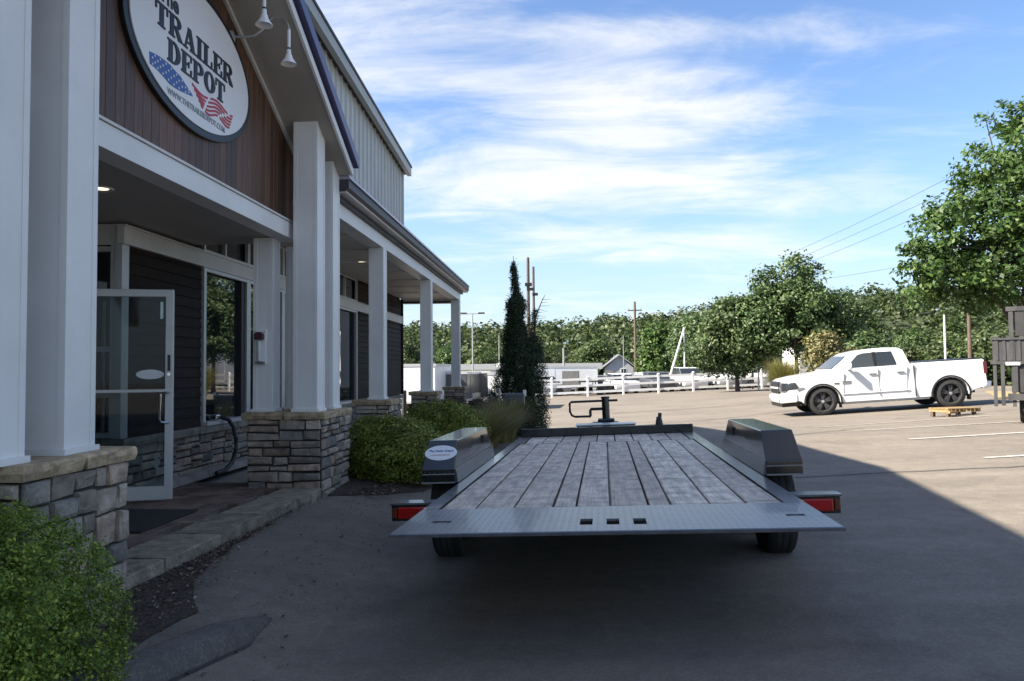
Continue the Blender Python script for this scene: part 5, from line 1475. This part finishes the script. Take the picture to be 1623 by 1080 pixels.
def shed():
    t = wthing('brown_roof_shed', 'small shed with a rust brown roof behind the white cargo trailer', 'shed', (-9, 60, gz(-9, 60)))
    z = gz(-9, 60)
    MB().box(-15.6, -11.5, 60, 65, z, 1.1).build('wall', M_tsilver, t)
    MB().prism([(59.6, 1.12), (65.4, 1.12), (62.5, 1.75)], 'x', -16, -11.2).build('roof', mat('rust_roof', (0.16, 0.075, 0.06), 0.7, 0.3, 2), t)
    MB().box(-13.5, -12.4, 59.93, 59.999, z, 0.3).build('door', M_vinyl, t)
shed()

# ================================================================== poles, bollards, boom, wires
def pole(name, x, y, h, r, m, label, cat, z=None, grp=None):
    z = gz(x, y) if z is None else z
    t = thing(name, label, cat, (x, y, z), 0, grp)
    MB().tube([(0, 0, -.2), (0, 0, h * .5), (0, 0, h)], [r, r * .9, r * .75], 10).build('shaft', m, t, smooth=True)
    return t
def at(px, dist):   # bearing helper: sideways offset at a distance along the shop front
    return math.tan(math.atan((px - 811.5) / 1195.0) - R_(3.68)) * dist
t = pole('utility_pole', at(838, 60), 60, 11.0, 0.155, M_polew, 'tall weathered utility pole with dark hardware, taller of two behind the weeping conifer', 'pole')
MB().box(-0.25, 0.3, -.2, .2, 8.7, 8.95).build('crossbolt', M_black, t)
MB().box(-0.1, 0.42, -.2, .2, 8.35, 8.55).build('insulator', M_black, t)
t = pole('utility_pole', at(846.5, 61), 61, 10.4, 0.125, M_polew, 'shorter grey utility pole close beside the taller one behind the conifer', 'pole')
MB().box(-0.1, 0.35, -.16, .16, 8.05, 8.25).build('insulator', M_black, t)
t = pole('utility_pole', at(1007, 98), 98, 10.8, 0.19, M_polew, 'brown utility pole standing alone left of the light green tree', 'pole')
MB().box(-0.9, 0.9, -.06, .06, 9.6, 9.75).build('crossarm', M_polew, t)
for xx in (-.8, .8): MB().tube([(xx, 0, 9.75), (xx, 0, 9.95)], .05, 6).build('insulator', M_grey, t)
t = pole('lamp_post', at(749, 70), 70, 7.4, 0.08, M_galv, 'thin twin-head lamp post beyond the porch end', 'street lamp')
MB().box(-0.9, 0.9, -.05, .05, 7.38, 7.46).build('arm', M_galv, t)
for xx in (-1.15, .55): MB().box(xx, xx + .6, -.16, .16, 7.40, 7.54).build('lamp_head', M_dgrey, t)
pole('flag_pole', at(791, 80), 80, 6.0, 0.06, M_galv, 'slim grey pole with white plate left of the conifer', 'pole')
MB().box(-.3, .1, -.05, .05, 2.6, 3.0).build('plate', M_vinyl, bpy.data.objects['flag_pole'])
pole('metal_pole', at(893, 75), 75, 4.3, 0.12, M_galv, 'short grey metal pole above the low warehouse', 'pole')
pole('light_pole', at(988, 85), 85, 5.8, 0.05, M_galv, 'thin grey pole between the house and the utility pole', 'pole')
t = pole('white_pole', at(1498, 40), 40, 3.75, 0.055, M_vinyl, 'slim white pole rising behind the pickup bed', 'pole')
t = pole('brown_pole', at(1537, 46), 46, 4.6, 0.12, M_polew, 'brown pole half hidden by leaves behind the pickup tail', 'pole')
t = pole('lantern_post', at(1201, 50), 50, 1.35, 0.06, M_vinyl, 'short white lantern post beside the grass clump', 'post')
MB().box(-.12, .12, -.12, .12, 1.351, 1.62).build('lantern', M_offwhite, t, bevel=.02)
t = thing('leaning_boom', 'white slanted boom leaning beside a short pale upright', 'boom', (at(1054, 58), 58, gz(8, 58)))
MB().tube([(0, 0, 0), (1.46, 0, 4.75)], [0.085, 0.06], 8).build('boom', M_vinyl, t)
MB().tube([(1.46, .12, 0.0), (1.46, .12, 4.85)], 0.05, 8).build('upright', M_vinyl, t)
t = wthing('yard_sign', 'dark sign board with pale lettering panel at the right end of the white fence', 'sign', (at(1184, 53), 53, gz(13, 53)))
x = at(1184, 53); z = gz(13, 53)
MB().box(x - .42, x + .42, 52.95, 53.05, z + .25, z + 1.45).build('board', M_tgrey, t)
MB().box(x - .2, x + .25, 52.93, 52.949, z + .75, z + 1.15).build('panel', M_signw, t)
for s in (-.4, .32): MB().box(x + s, x + s + .08, 53.051, 53.12, z - .1, z + 1.4).build('post', M_dgrey, t)
for (px, d, h, r, lab) in ((640, 21.0, 1.12, .07, 'dark grey bollard by the porch end, nearer of two'), (655.5, 23.5, .95, .06, 'grey bollard by the porch end, farther of two')):
    x = at(px, d); t = thing('bollard', lab, 'bollard', (x, d, gz(x, d)), 0, 'bollards past the porch end')
    MB().tube([(0, 0, -.1), (0, 0, h)], r, 14).build('post', M_dgrey, t, smooth=True)
    MB().lathe([(0, h + .03), (r * .8, h + .02), (r * 1.02, h)], 'z', 14).build('cap', M_dgrey, t, smooth=True)
t = thing('low_rail', 'low dark rail between the two bollards', 'rail', (at(630, 22), 22.4, gz(-4.5, 22)))
MB().box(0, 0.9, -.04, .04, .32, .42).build('rail', M_black, t)
for xx in (.02, .80): MB().box(xx, xx + .07, -.03, .03, -.05, .319).build('foot', M_black, t)
# mailbox-like dark box in front of the conifer
x, y = at(801, 15.2), 15.2
t = thing('post_box', 'dark box with a small white light on a post in front of the weeping conifer', 'post box', (x, y, gz(x, y)))
MB().box(-.05, .38, -.14, .14, .72, .96).build('box', M_tgrey, t, bevel=.03)
MB().box(.35, .41, -.05, .05, .90, 1.02).build('light', M_signw, t)
MB().tube([(-.13, 0, -.1), (-.13, 0, 1.05)], .022, 8).build('stake', M_galv, t)
MB().tube([(.12, 0, -.1), (.12, 0, .72)], .04, 8).build('post', M_black, t)
# overhead wires
def wire(a, c, sag, label, r=0.011):
    P = []
    for i in range(17):
        q = i / 16
        P.append((a[0] + (c[0] - a[0]) * q, a[1] + (c[1] - a[1]) * q, a[2] + (c[2] - a[2]) * q - sag * 4 * q * (1 - q)))
    tagobj(MB().tube(P, r, 5).build('power_line', M_black), label, 'wire', 'power lines over the right side')
for i, zz_ in enumerate((0.0, -.75, -1.5)):
    wire((20.0, 70, 11.2 + zz_ * .9), (24.0, 26, 13.4 + zz_), .5, ['topmost of three dark power lines running to the tree at right', 'middle of three dark power lines running to the tree at right', 'lowest of three dark power lines running to the tree at right'][i])
wire((20.2, 71, 8.9), (30, 46, 9.2), .4, 'short dark power line just above the wooded hill at right')
# ================================================================== vegetation
NR = np.random.default_rng(2)
def leaf_mesh(name, C, size, nrm_bias, m, rng, aspect=0.55, up=0.35, cup=True):
    "one folded leaf (two triangles a side) at every point of C; nrm_bias: preferred facing per point"
    n = len(C)
    N = rng.normal(size=(n, 3)); N /= np.linalg.norm(N, axis=1)[:, None]
    N = N * 0.75 + nrm_bias * 0.8 + np.array([0, 0, up]); N /= np.linalg.norm(N, axis=1)[:, None] + 1e-9
    A = np.cross(N, rng.normal(size=(n, 3))); A /= np.linalg.norm(A, axis=1)[:, None] + 1e-9
    Bv = np.cross(N, A)
    s = size * rng.uniform(0.65, 1.3, size=n)[:, None]
    p0 = C - A * s; p2 = C + A * s
    p1 = C + Bv * s * aspect + N * s * 0.12; p3 = C - Bv * s * aspect + N * s * 0.12
    V = np.stack([p0, p1, p2, p3], 1).reshape(-1, 3)
    F = np.arange(4 * n, dtype=np.int32)
    me = bpy.data.meshes.new(name)
    me.vertices.add(4 * n); me.vertices.foreach_set('co', V.astype(np.float32).ravel())
    me.loops.add(4 * n); me.loops.foreach_set('vertex_index', F)
    me.polygons.add(n); me.polygons.foreach_set('loop_start', np.arange(0, 4 * n, 4, dtype=np.int32))
    try: me.polygons.foreach_set('loop_total', np.full(n, 4, dtype=np.int32))
    except Exception: pass
    me.update(calc_edges=True); me.validate()
    me.materials.append(m)
    return me
def clumps(blobs, k, rng, shell=0.75):
    "k clump centres in the outer part of a set of ellipsoids, with outward directions"
    vol = np.array([b[3] * b[4] * b[5] for b in blobs]) ** 0.67; vol /= vol.sum()
    idx = rng.choice(len(blobs), size=k, p=vol)
    D = rng.normal(size=(k, 3)); D /= np.linalg.norm(D, axis=1)[:, None]
    r = shell + (1.03 - shell) * rng.random(k) ** 0.7
    r = np.where(rng.random(k) < 0.22, rng.random(k) ** 0.5 * shell, r)
    Bc = np.array([b[:3] for b in blobs])[idx]; Br = np.array([b[3:6] for b in blobs])[idx]
    return Bc + D * Br * r[:, None], D
def crown(name, blobs, k, per, cr, size, m, rng, up=0.35, aspect=0.55, flat=0.75, shell=0.75):
    Cc, D = clumps(blobs, k, rng, shell)
    pts = np.repeat(Cc, per, 0) + np.clip(rng.normal(size=(k * per, 3)), -1.5, 1.5) * (cr * rng.uniform(.6, 1.3, size=(k, 1)).repeat(per, 0)) * np.array([1, 1, flat])
    nb = np.repeat(D, per, 0)
    return leaf_mesh(name, pts, size, nb, m, rng, aspect, up), Cc
def trunk_mesh(h, r, Cc, rng, nl=10, lean=(0, 0)):
    b = MB()
    pts = [(lean[0] * q + rng.normal() * .02 * h * q, lean[1] * q + rng.normal() * .02 * h * q, -.2 + (h + .2) * q) for q in np.linspace(0, 1, 7)]
    b.tube(pts, [r * (1.25 if i == 0 else 1 - .8 * i / 6) for i in range(7)], 9)
    sel = rng.choice(len(Cc), size=min(nl, len(Cc)), replace=False)
    for i in sel:
        q = rng.uniform(.25, .85); j = q * 6; a = Vector(pts[int(j)])
        c = Vector(Cc[i]); mid = a.lerp(c, .5) + Vector((0, 0, .08 * h))
        b.tube([a, mid, c], [r * .42, r * .25, r * .06], 6)
    return b
def tree(name, label, x, y, blobs, k, per, cr, size, m, seed, tr=0.16, th=None, group=None, cat='tree', z=None, nl=12, **kw):
    rng = np.random.default_rng(seed)
    z = gz(x, y) if z is None else z
    t = thing(name, label, cat, (x, y, z), 0, group)
    ex = []
    for b_ in blobs:                      # stray boughs that break the outline
        for _ in range(3):
            v = rng.normal(size=3); v /= np.linalg.norm(v); v[2] = abs(v[2]) * .8 + .1 * v[2]
            s = rng.uniform(.16, .32)
            ex.append((b_[0] + v[0] * b_[3] * 1.02, b_[1] + v[1] * b_[4] * 1.02, b_[2] + v[2] * b_[5] * 1.02, b_[3] * s, b_[4] * s, b_[5] * s))
    blobs = list(blobs) + ex
    me, Cc = crown('crown', blobs, k, per, cr, size, m, rng, **kw)
    c = bpy.data.objects.new('crown', me); COL.objects.link(c); c.parent = t
    if th is None: th = max(b[2] for b in blobs)
    trunk_mesh(th, tr, Cc, rng, nl).build('trunk', M_bark, t, smooth=True)
    return t
G = lambda *c: tuple(c)
M_lf_box = leafmat('boxwood_leaf', [(0.0, (0.061, 0.105, 0.015)), (0.5, (0.133, 0.213, 0.025)), (0.85, (0.235, 0.315, 0.038)), (1.0, (0.411, 0.461, 0.076))], 0.35)
M_lf_box2 = leafmat('olive_boxwood_leaf', [(0.0, (0.082, 0.112, 0.019)), (0.5, (0.165, 0.212, 0.034)), (0.9, (0.302, 0.324, 0.055)), (1.0, (0.467, 0.423, 0.094))], 0.3)  # olive leaf of the rounded shrubs in the long bed
M_lf_maple = leafmat('maple_leaf', [(0.0, (0.030, 0.066, 0.017)), (0.5, (0.061, 0.116, 0.028)), (0.9, (0.098, 0.161, 0.039)), (1.0, (0.145, 0.204, 0.066))], 0.35)
M_lf_pear = leafmat('pear_leaf', [(0.0, (0.038, 0.076, 0.028)), (0.5, (0.073, 0.125, 0.045)), (0.9, (0.110, 0.172, 0.063)), (1.0, (0.172, 0.221, 0.100))], 0.3, obj=0.1)
M_lf_tan = leafmat('tan_leaf', [(0.0, (0.080, 0.080, 0.032)), (0.5, (0.155, 0.150, 0.058)), (1.0, (0.25, 0.225, 0.10))], 0.3)
M_lf_wood = leafmat('woodland_leaf', [(0.0, (0.028, 0.053, 0.017)), (0.5, (0.052, 0.089, 0.028)), (0.9, (0.084, 0.128, 0.038)), (1.0, (0.128, 0.153, 0.057))], 0.3, obj=0.45)
M_lf_purple = leafmat('barberry_leaf', [(0.0, (0.018, 0.009, 0.012)), (0.6, (0.05, 0.022, 0.026)), (0.9, (0.09, 0.045, 0.04)), (1.0, (0.12, 0.09, 0.05))], 0.25)
M_lf_con = leafmat('conifer_needle', [(0.0, (0.010, 0.024, 0.012)), (0.6, (0.022, 0.045, 0.020)), (1.0, (0.045, 0.075, 0.030))], 0.12, rough=0.6)
M_lf_red = leafmat('red_leaf', [(0.0, (0.10, 0.012, 0.010)), (1.0, (0.22, 0.035, 0.02))], 0.3)
M_blade = leafmat('grass_blade', [(0.0, (0.14, 0.13, 0.035)), (0.5, (0.26, 0.23, 0.085)), (1.0, (0.42, 0.36, 0.17))], 0.35)
M_blade2 = leafmat('green_grass_blade', [(0.0, (0.09, 0.11, 0.02)), (0.5, (0.18, 0.185, 0.04)), (1.0, (0.34, 0.28, 0.10))], 0.35)

# the clipped box shrub at the lower left
def shrub(name, label, x, y, blobs, k, per, cr, size, m, seed, group=None, core=True, **kw):
    rng = np.random.default_rng(seed)
    t = thing(name, label, 'shrub', (x, y, gz(x, y)), 0, group)
    me, Cc = crown('foliage', blobs, k, per, cr, size, m, rng, **kw)
    c = bpy.data.objects.new('foliage', me); COL.objects.link(c); c.parent = t
    b = MB()
    for i in rng.choice(len(Cc), size=min(40, len(Cc)), replace=False):
        q = Vector(Cc[i]); b.tube([(q.x * .12, q.y * .12, -.05), (q.x * .5, q.y * .5, q.z * .55), tuple(q)], [.012, .008, .003], 5)
    b.build('stems', M_bark, t)
    return t
shrub('box_shrub', 'large rounded green box shrub at the lower left in front of the stone pier', -2.14, 2.48, [(0, 0, .25, .58, .58, .53), (-.35, .15, .30, .5, .5, .50), (.02, -.35, .2, .55, .5, .46), (-.3, .45, .22, .45, .4, .45)], 5200, 40, .022, .0078, M_lf_box, 5, shell=.93, up=.45, flat=.9)
shrub('box_shrub', 'rounded green shrub in the mulch bed between the far stone pier and the trailer', -1.90, 8.55, [(0, 0, .33, .46, .50, .40), (-.25, .1, .35, .40, .4, .38), (.22, .1, .30, .33, .4, .36)], 1500, 34, .04, .014, M_lf_box2, 6, shell=.82, up=.45, group='rounded shrubs in the long bed')
shrub('box_shrub', 'smaller rounded shrub behind the first one, beside the second stone pier base', -1.88, 11.5, [(0, 0, .38, .58, .6, .46), (.3, .1, .36, .42, .5, .40)], 1200, 30, .05, .018, M_lf_box2, 7, shell=.8, group='rounded shrubs in the long bed')
for i, (x, y, h, lab) in enumerate(((-2.3, 15.2, .78, 'dark purple barberry bush in front of the last porch columns, leftmost'), (-1.75, 16.3, .80, 'dark purple barberry bush in the middle of the three at the porch end'), (-1.35, 15.5, .72, 'dark purple barberry bush nearest the weeping conifer'))):
    shrub('barberry_bush', lab, x, y, [(0, 0, h * .55, .48, .45, h * .5)], 420, 20, .07, .028, M_lf_purple, 30 + i, group='purple barberry bushes', shell=.6)
def grass_clump(name, label, x, y, n, h, spread, w, m, seed, lean=0.5, plumes=None):
    rng = np.random.default_rng(seed)
    t = thing(name, label, 'ornamental grass', (x, y, gz(x, y)))
    def blades(n, h, spread, w, m, nm):
        V = []; Fs = []
        a = rng.uniform(0, 2 * np.pi, n); r0 = rng.random(n) ** .5 * spread * .35
        ln = h * rng.uniform(.6, 1.12, n); out = spread * rng.uniform(.15, 1.0, n) * lean * 2
        for i in range(n):
            c, s = math.cos(a[i]), math.sin(a[i]); tx, ty = -s * w, c * w
            p = []
            for q in (0, .4, .75, 1.0):
                rr = r0[i] + out[i] * q ** 1.9
                zz_ = ln[i] * (q - .25 * lean * q ** 3)
                p.append((rr * c, rr * s, zz_, (1 - q) * .9 + .1))
            b0 = len(V)
            for (X, Y, Z, k) in p: V.append((X - tx * k, Y - ty * k, Z)); V.append((X + tx * k, Y + ty * k, Z))
            for j in range(3): Fs.append((b0 + 2 * j, b0 + 2 * j + 1, b0 + 2 * j + 3, b0 + 2 * j + 2))
        me = bpy.data.meshes.new(nm); me.from_pydata(V, [], Fs); me.materials.append(m)
        o = bpy.data.objects.new(nm, me); COL.objects.link(o); o.parent = t
    blades(n, h, spread, w, m, 'blades')
    if plumes: blades(plumes, h * 1.12, spread * .9, w * 1.6, M_blade, 'plumes')
    return t
grass_clump('grass_clump', 'tan fountain grass arching over the near fender beside the purple bushes', -1.42, 13.2, 1500, .80, .85, .009, M_blade, 41, .7)
grass_clump('grass_clump', 'pale fountain grass tuft right in front of the weeping conifer', -1.10, 14.6, 1300, .92, .55, .009, M_blade, 42, .55)
grass_clump('grass_clump', 'round yellow green grass clump with tan plumes left of the white pickup', at(1238, 38), 38, 2400, 1.75, 1.0, .012, M_blade2, 43, .5, 500)

# weeping conifer with two drooping spires
def conifer():
    rng = np.random.default_rng(12)
    x, y = -1.02, 17.4
    t = thing('weeping_conifer', 'dark weeping conifer with a thin bare leader beside the end of the porch', 'tree', (x, y, gz(x, y)))
    t.scale = (1.1, 1.1, 1.075)
    def spire(cx, cy, h, prof, k, seed):
        P = []; B_ = []
        for _ in range(k):
            q = rng.random() ** 1.15
            if q > .82 and rng.random() < .78: continue
            r = np.interp(q, prof[0], prof[1]); cxx = cx + np.interp(q, prof[0], prof[2])
            a = rng.uniform(0, 2 * np.pi); rr = r * (0.35 + .75 * rng.random())
            c = np.array([cxx + rr * math.cos(a), cy + rr * math.sin(a), h * q])
            nn = 26
            d = rng.random(nn)[:, None]
            strand = c + np.array([math.cos(a) * .10, math.sin(a) * .10, -.30 - .2 * rng.random()]) * d * (0.35 + .65 * (1 - q)) + rng.normal(size=(nn, 3)) * .028
            P.append(strand); B_.append(np.tile([math.cos(a), math.sin(a), .1], (nn, 1)))
        return np.concatenate(P), np.concatenate(B_)
    p1, b1 = spire(0.0, 0, 3.75, ([0, .12, .3, .45, .58, .70, .80, .815, .86, .93, 1.0], [.62, .66, .50, .33, .22, .14, .17, .05, .035, .02, .008], [-.02, -.06, -.02, .02, 0, -.03, .02, .03, .0, -.03, -.05]), 2400, 1)
    p2, b2 = spire(0.27, .15, 2.75, ([0, .3, .6, .8, .93, 1.0], [.30, .32, .24, .18, .09, .02], [-.1, .02, .06, .06, .06, .15]), 700, 2)
    me = leaf_mesh('crown', np.concatenate([p1, p2]), .030, np.concatenate([b1, b2]), M_lf_con, rng, .26, -.2)
    o = bpy.data.objects.new('crown', me); COL.objects.link(o); o.parent = t
    b = MB()
    b.tube([(0, 0, -.1), (0, 0, 1.4), (-.02, 0, 2.6), (.02, 0, 3.1), (-.02, 0, 3.5), (-.05, 0, 3.88)], [.07, .05, .035, .02, .012, .005], 7)
    for i in range(14):
        z = 2.9 + .07 * i; s = 1 if i % 2 else -1
        b.tube([(0, 0, z), (s * rng.uniform(.04, .13), rng.uniform(-.05, .05), z + rng.uniform(-.03, .06))], [.006, .002], 5)
    b.tube([(.2, .1, 0), (.34, .15, 1.8), (.40, .15, 2.55), (.56, .15, 2.95), (.62, .15, 3.05)], [.05, .03, .02, .008, .003], 6)
    for i in range(8):
        z = 2.45 + .07 * i; b.tube([(.40 + .02 * i, .15, z), (.40 + .02 * i + rng.uniform(.05, .22), .15, z + rng.uniform(-.06, .06))], [.006, .002], 5)
    b.build('trunk', M_bark, t, smooth=True)
conifer()
shrub('red_shrub', 'small dark red shrub at the right foot of the weeping conifer', -.66, 17.3, [(0, 0, .45, .09, .12, .24)], 60, 16, .045, .03, M_lf_red, 66, shell=.4)

# the big tree at the right edge
def pb(px, py, rx, ry, ydep, cx, dd=22.0, zb=0.0):
    "blob given by where it stands in the view at distance dd"
    k = dd / 1195.0
    return ((px - 1648) * k * .92, ydep, (585 - py) * k + 1.2 - zb, rx * k, max(rx, ry) * k * .9, ry * k)
_cx = at(1648, 22); _zb = gz(_cx, 22)
tree('maple_tree', 'large green tree reaching in from the right edge of the frame', _cx, 22.0,
     [pb(1650, 340, 105, 150, 0, _cx, zb=_zb), pb(1640, 225, 60, 62, .2, _cx, zb=_zb), pb(1545, 400, 85, 75, -.2, _cx, zb=_zb), pb(1490, 445, 62, 34, .1, _cx, zb=_zb), pb(1560, 462, 95, 36, .3, _cx, zb=_zb), pb(1600, 345, 50, 55, -.4, _cx, zb=_zb), pb(1720, 380, 100, 120, .2, _cx, zb=_zb), pb(1520, 350, 40, 30, 0, _cx, zb=_zb), pb(1465, 415, 36, 26, 0, _cx, zb=_zb)],
     600, 44, .18, .082, M_lf_maple, 8, tr=.20, th=6.5, nl=26, shell=.7)
# trees in the middle distance
MID = [
 ('pear_tree', 'tallest dark green tree standing behind the pickup', 1262, 47, [(-1.75, 0, 6.4, .75, .9, 1.25), (.05, 0, 6.9, .9, 1.0, 1.4), (1.15, 0, 6.3, .75, .9, 1.3), (2.5, 0, 4.9, .7, .8, 1.1), (0, 0, 4.2, 2.2, 2.2, 2.0), (-2.3, 0, 3.7, 1.5, 1.6, 1.9), (2.0, 0, 3.3, 1.4, 1.5, 1.8), (-.4, .3, 5.6, 1.3, 1.3, 1.0)], 600, 46, .30, .115, M_lf_pear, 21),
 ('pear_tree', 'broad green tree left of the tallest one behind the grass clump', 1168, 48, [(0, 0, 3.3, 2.2, 2.0, 2.3), (-.6, 0, 5.0, 1.0, 1.1, 1.0), (.9, 0, 4.6, 1.2, 1.2, 1.2), (-1.7, 0, 2.6, 1.2, 1.2, 1.3)], 420, 46, .31, .115, M_lf_pear, 22),
 ('pear_tree', 'low dark green tree above the right half of the white fence', 1103, 67, [(0, 0, 3.4, 2.4, 2.2, 2.4), (-.4, 0, 5.2, 1.2, 1.2, 1.0), (1.2, 0, 3.6, 1.7, 1.6, 2.0)], 360, 44, .38, .14, M_lf_pear, 23),
 ('pear_tree', 'narrow dark tree right of the tallest one', 1345, 52, [(0, 0, 3.6, 1.5, 1.6, 2.2), (-.4, 0, 5.2, .8, .8, 1.0), (.8, 0, 3.0, 1.4, 1.4, 1.7)], 260, 44, .34, .12, M_lf_pear, 24),
 ('bushy_tree', 'yellow green column-shaped tree left of the leaning boom', 1041, 76, [(0, 0, 3.4, 1.5, 1.4, 2.7), (.1, 0, 5.4, .9, .9, 1.0), (-.2, 0, 2, 1.6, 1.5, 1.6)], 300, 26, .36, .19, M_lf_maple, 25),
 ('tan_shrub', 'tan leaved shrub behind the pickup bonnet', 1312, 33, [(0, 0, 1.5, 1.1, 1.0, 1.1), (-.2, 0, 2.2, .6, .6, .6), (.6, 0, 1.2, .8, .8, .9)], 260, 26, .17, .075, M_lf_tan, 26),
 ('dark_shrub', 'dark green shrub right of the tan one behind the pickup cab', 1368, 36, [(0, 0, 1.3, .9, 1.0, 1.3), (.4, 0, 2.1, .6, .6, .6)], 200, 24, .18, .09, M_lf_pear, 27),
]
for nm_, lab, px, d, blobs, k, per, cr, size, m, seed in MID:
    tree(nm_, lab, at(px, d), d, blobs, k, per, cr, size, m, seed, tr=.14, nl=10, cat='shrub' if 'shrub' in nm_ else 'tree')

# wooded hills far behind
def hills():
    xs = np.linspace(-260, 330, 60); ys = np.linspace(125, 420, 24)
    b = MB(); rng = np.random.default_rng(3)
    def hz(x, y):
        f = min(1, max(0, (y - 130) / 140))
        rise = 11.0 + 13 * math.exp(-((x - 118) / 70) ** 2) + 3 * math.exp(-((x + 60) / 60) ** 2) + 1.5 * math.sin(x * .035) 
        return -2.6 + rise * f * f * (3 - 2 * f)
    for y in ys:
        for x in xs: b.v.append((x, y, hz(x, y)))
    n = len(xs)
    for j in range(len(ys) - 1):
        for i in range(n - 1):
            a = j * n + i; b.f.append((a, a + 1, a + n + 1, a + n))
    o = b.build('wooded_hill', mat('hill_ground', (0.045, 0.065, 0.025), 0.95, 0.5, .2), smooth=True); o['kind'] = 'structure'
    return hz
HZ = hills()
# woodland trees: four crowns, each tree its own copy
protos = []
for i in range(4):
    rng = np.random.default_rng(100 + i)
    hh = (8.5, 9.5, 8.0, 10.0)[i]
    bl = [(0, 0, hh * .55, 2.6, 2.6, hh * .36), (rng.uniform(-.8, .8), 0, hh * .78, 1.7, 1.7, hh * .2), (1.5, 0, hh * .45, 1.7, 1.7, hh * .25), (-1.4, .3, hh * .42, 1.8, 1.7, hh * .26)]
    protos.append((hh, crown('crown', bl, 230, 26, .52, .22, M_lf_wood, rng), rng))
PM = []
for hh, (me, Cc), rng in protos:
    tm = trunk_mesh(hh * .8, .2, Cc, rng, 6)
    o = tm.build('trunk', M_bark); tme = o.data; bpy.data.objects.remove(o)
    PM.append((me, tme))
rt = random.Random(9)
def wood_tree(x, y, z, s, k, rz, label, group):
    t = thing('woodland_tree', label, 'tree', (x, y, z), rz, group)
    t.scale = (s * rt.uniform(.9, 1.15), s * rt.uniform(.9, 1.15), s)
    for nm_, me in zip(('crown', 'trunk'), PM[k]):
        o = bpy.data.objects.new(nm_, me); COL.objects.link(o); o.parent = t
    return t
for row, (d, n, lab, grp, s0) in enumerate(((116, 30, 'green tree in the front row of the woods behind the far buildings', 'front row of the woods', .80), (142, 34, 'green tree in the second row of the woods behind the far buildings', 'second row of the woods', .95))):
    for i in range(n):
        f = i / (n - 1)
        x = -52 + f * 175 * (d / 120) + rt.uniform(-1.5, 1.5); y = d + rt.uniform(-5, 5)
        wood_tree(x, y, (gz(x, y) - .6 if y < 125 else HZ(x, y) - .5), s0 * rt.choice((.62, .78, .9, 1.0, 1.12, 1.28)), rt.randrange(4), rt.uniform(0, 6.28), lab, grp)
# the hillside forest beyond reads as one mass
def forest():
    rng = np.random.default_rng(55)
    P = []; D = []
    for i in range(2300):
        x = rng.uniform(-150, 260); y = 150 + 150 * rng.random() ** 1.2
        if abs(x) > y * 0.95 + 30: continue
        z = HZ(x, y); hh = rng.uniform(5, 11)
        k = 46
        d = rng.normal(size=(k, 3)); d /= np.linalg.norm(d, axis=1)[:, None]; d[:, 2] = np.abs(d[:, 2]) * 1.0 - .15
        P.append(np.array([x, y, z + hh * .45]) + d * np.array([3.0, 3.0, hh * .5]) * (.75 + .35 * rng.random((k, 1)))); D.append(d)
    me = leaf_mesh('hillside_forest', np.concatenate(P), .62, np.concatenate(D), M_lf_wood, rng, .7, .5)
    o = bpy.data.objects.new('hillside_forest', me); COL.objects.link(o); o['kind'] = 'stuff'
forest()
# bushes and hedge behind the pickup and trailer on the right
for i, (px, d, s, h, lab) in enumerate(((1420, 60, 2.6, 2.6, 'pale green roadside bush behind the pickup bed, nearest the white pole'), (1475, 55, 2.6, 2.9, 'pale green roadside bush between the white pole and the brown pole'), (1530, 52, 2.5, 3.2, 'pale green roadside bush behind the pickup tail'), (1590, 50, 2.6, 3.6, 'tall green bush behind the grey steel trailer'), (1385, 70, 3, 3.0, 'pale green roadside bush right of the pickup cab'))):
    tree('roadside_bush', lab, at(px, d), d, [(0, 0, h * .45, s, s * .8, h * .55), (s * .6, 0, h * .35, s * .7, s * .7, h * .45), (-s * .5, 0, h * .4, s * .7, s * .7, h * .5)], 260, 22, .34, .14, M_lf_wood, 70 + i, tr=.08, nl=6, cat='bush', group='roadside bushes on the right')
# litter in the near bed, as countless bits
def litter():
    rng = np.random.default_rng(8)
    P = []
    for i in range(2600):
        q = rng.random()
        y = 2.3 + 5.0 * q
        xl = np.interp(y, [2.3, 3.1, 4.0, 5.2, 7.3], [-2.6, -2.5, -2.44, -2.42, -2.40]); xr = np.interp(y, [2.3, 3.1, 4.0, 5.2, 7.3], [-2.15, -1.97, -1.98, -2.28, -2.36]) + rng.normal() * .05
        P.append((rng.uniform(min(xl, xr - .02), xr), y, 0))
    for i in range(260):
        P.append((rng.normal(-1.7, .25), rng.uniform(2.8, 7.4), -1))
    P = np.array([(x, y, gz(x, y) + (.02 if f == 0 else .008) + .01 * rng.random()) for x, y, f in P])
    me = leaf_mesh('mulch_litter', P, .014, np.tile([0, 0, 1.0], (len(P), 1)), leafmat('litter_bits', [(0, (.03, .02, .016)), (.45, (.085, .06, .045)), (.86, (.16, .12, .09)), (1, (.36, .31, .25))], 0, .8), rng, .5, 1.0)
    o = bpy.data.objects.new('mulch_litter', me); COL.objects.link(o); o['kind'] = 'stuff'
    P = []
    for i in range(5200):
        y = 7.4 + 11.5 * rng.random() ** 1.4
        xr = np.interp(y, [7.3, 8.2, 10.5, 13, 15.5, 18.2], [-1.75, -1.5, -1.35, -1.25, -.95, -.6])
        P.append((rng.uniform(-2.8, xr), y, gz(-2, y) + .02 + .012 * rng.random()))
    me = leaf_mesh('bed_mulch', np.array(P), .022, np.tile([0, 0, 1.0], (len(P), 1)), MATS['litter_bits'], rng, .35, 1.0)
    o = bpy.data.objects.new('bed_mulch', me); COL.objects.link(o); o['kind'] = 'stuff'
litter()
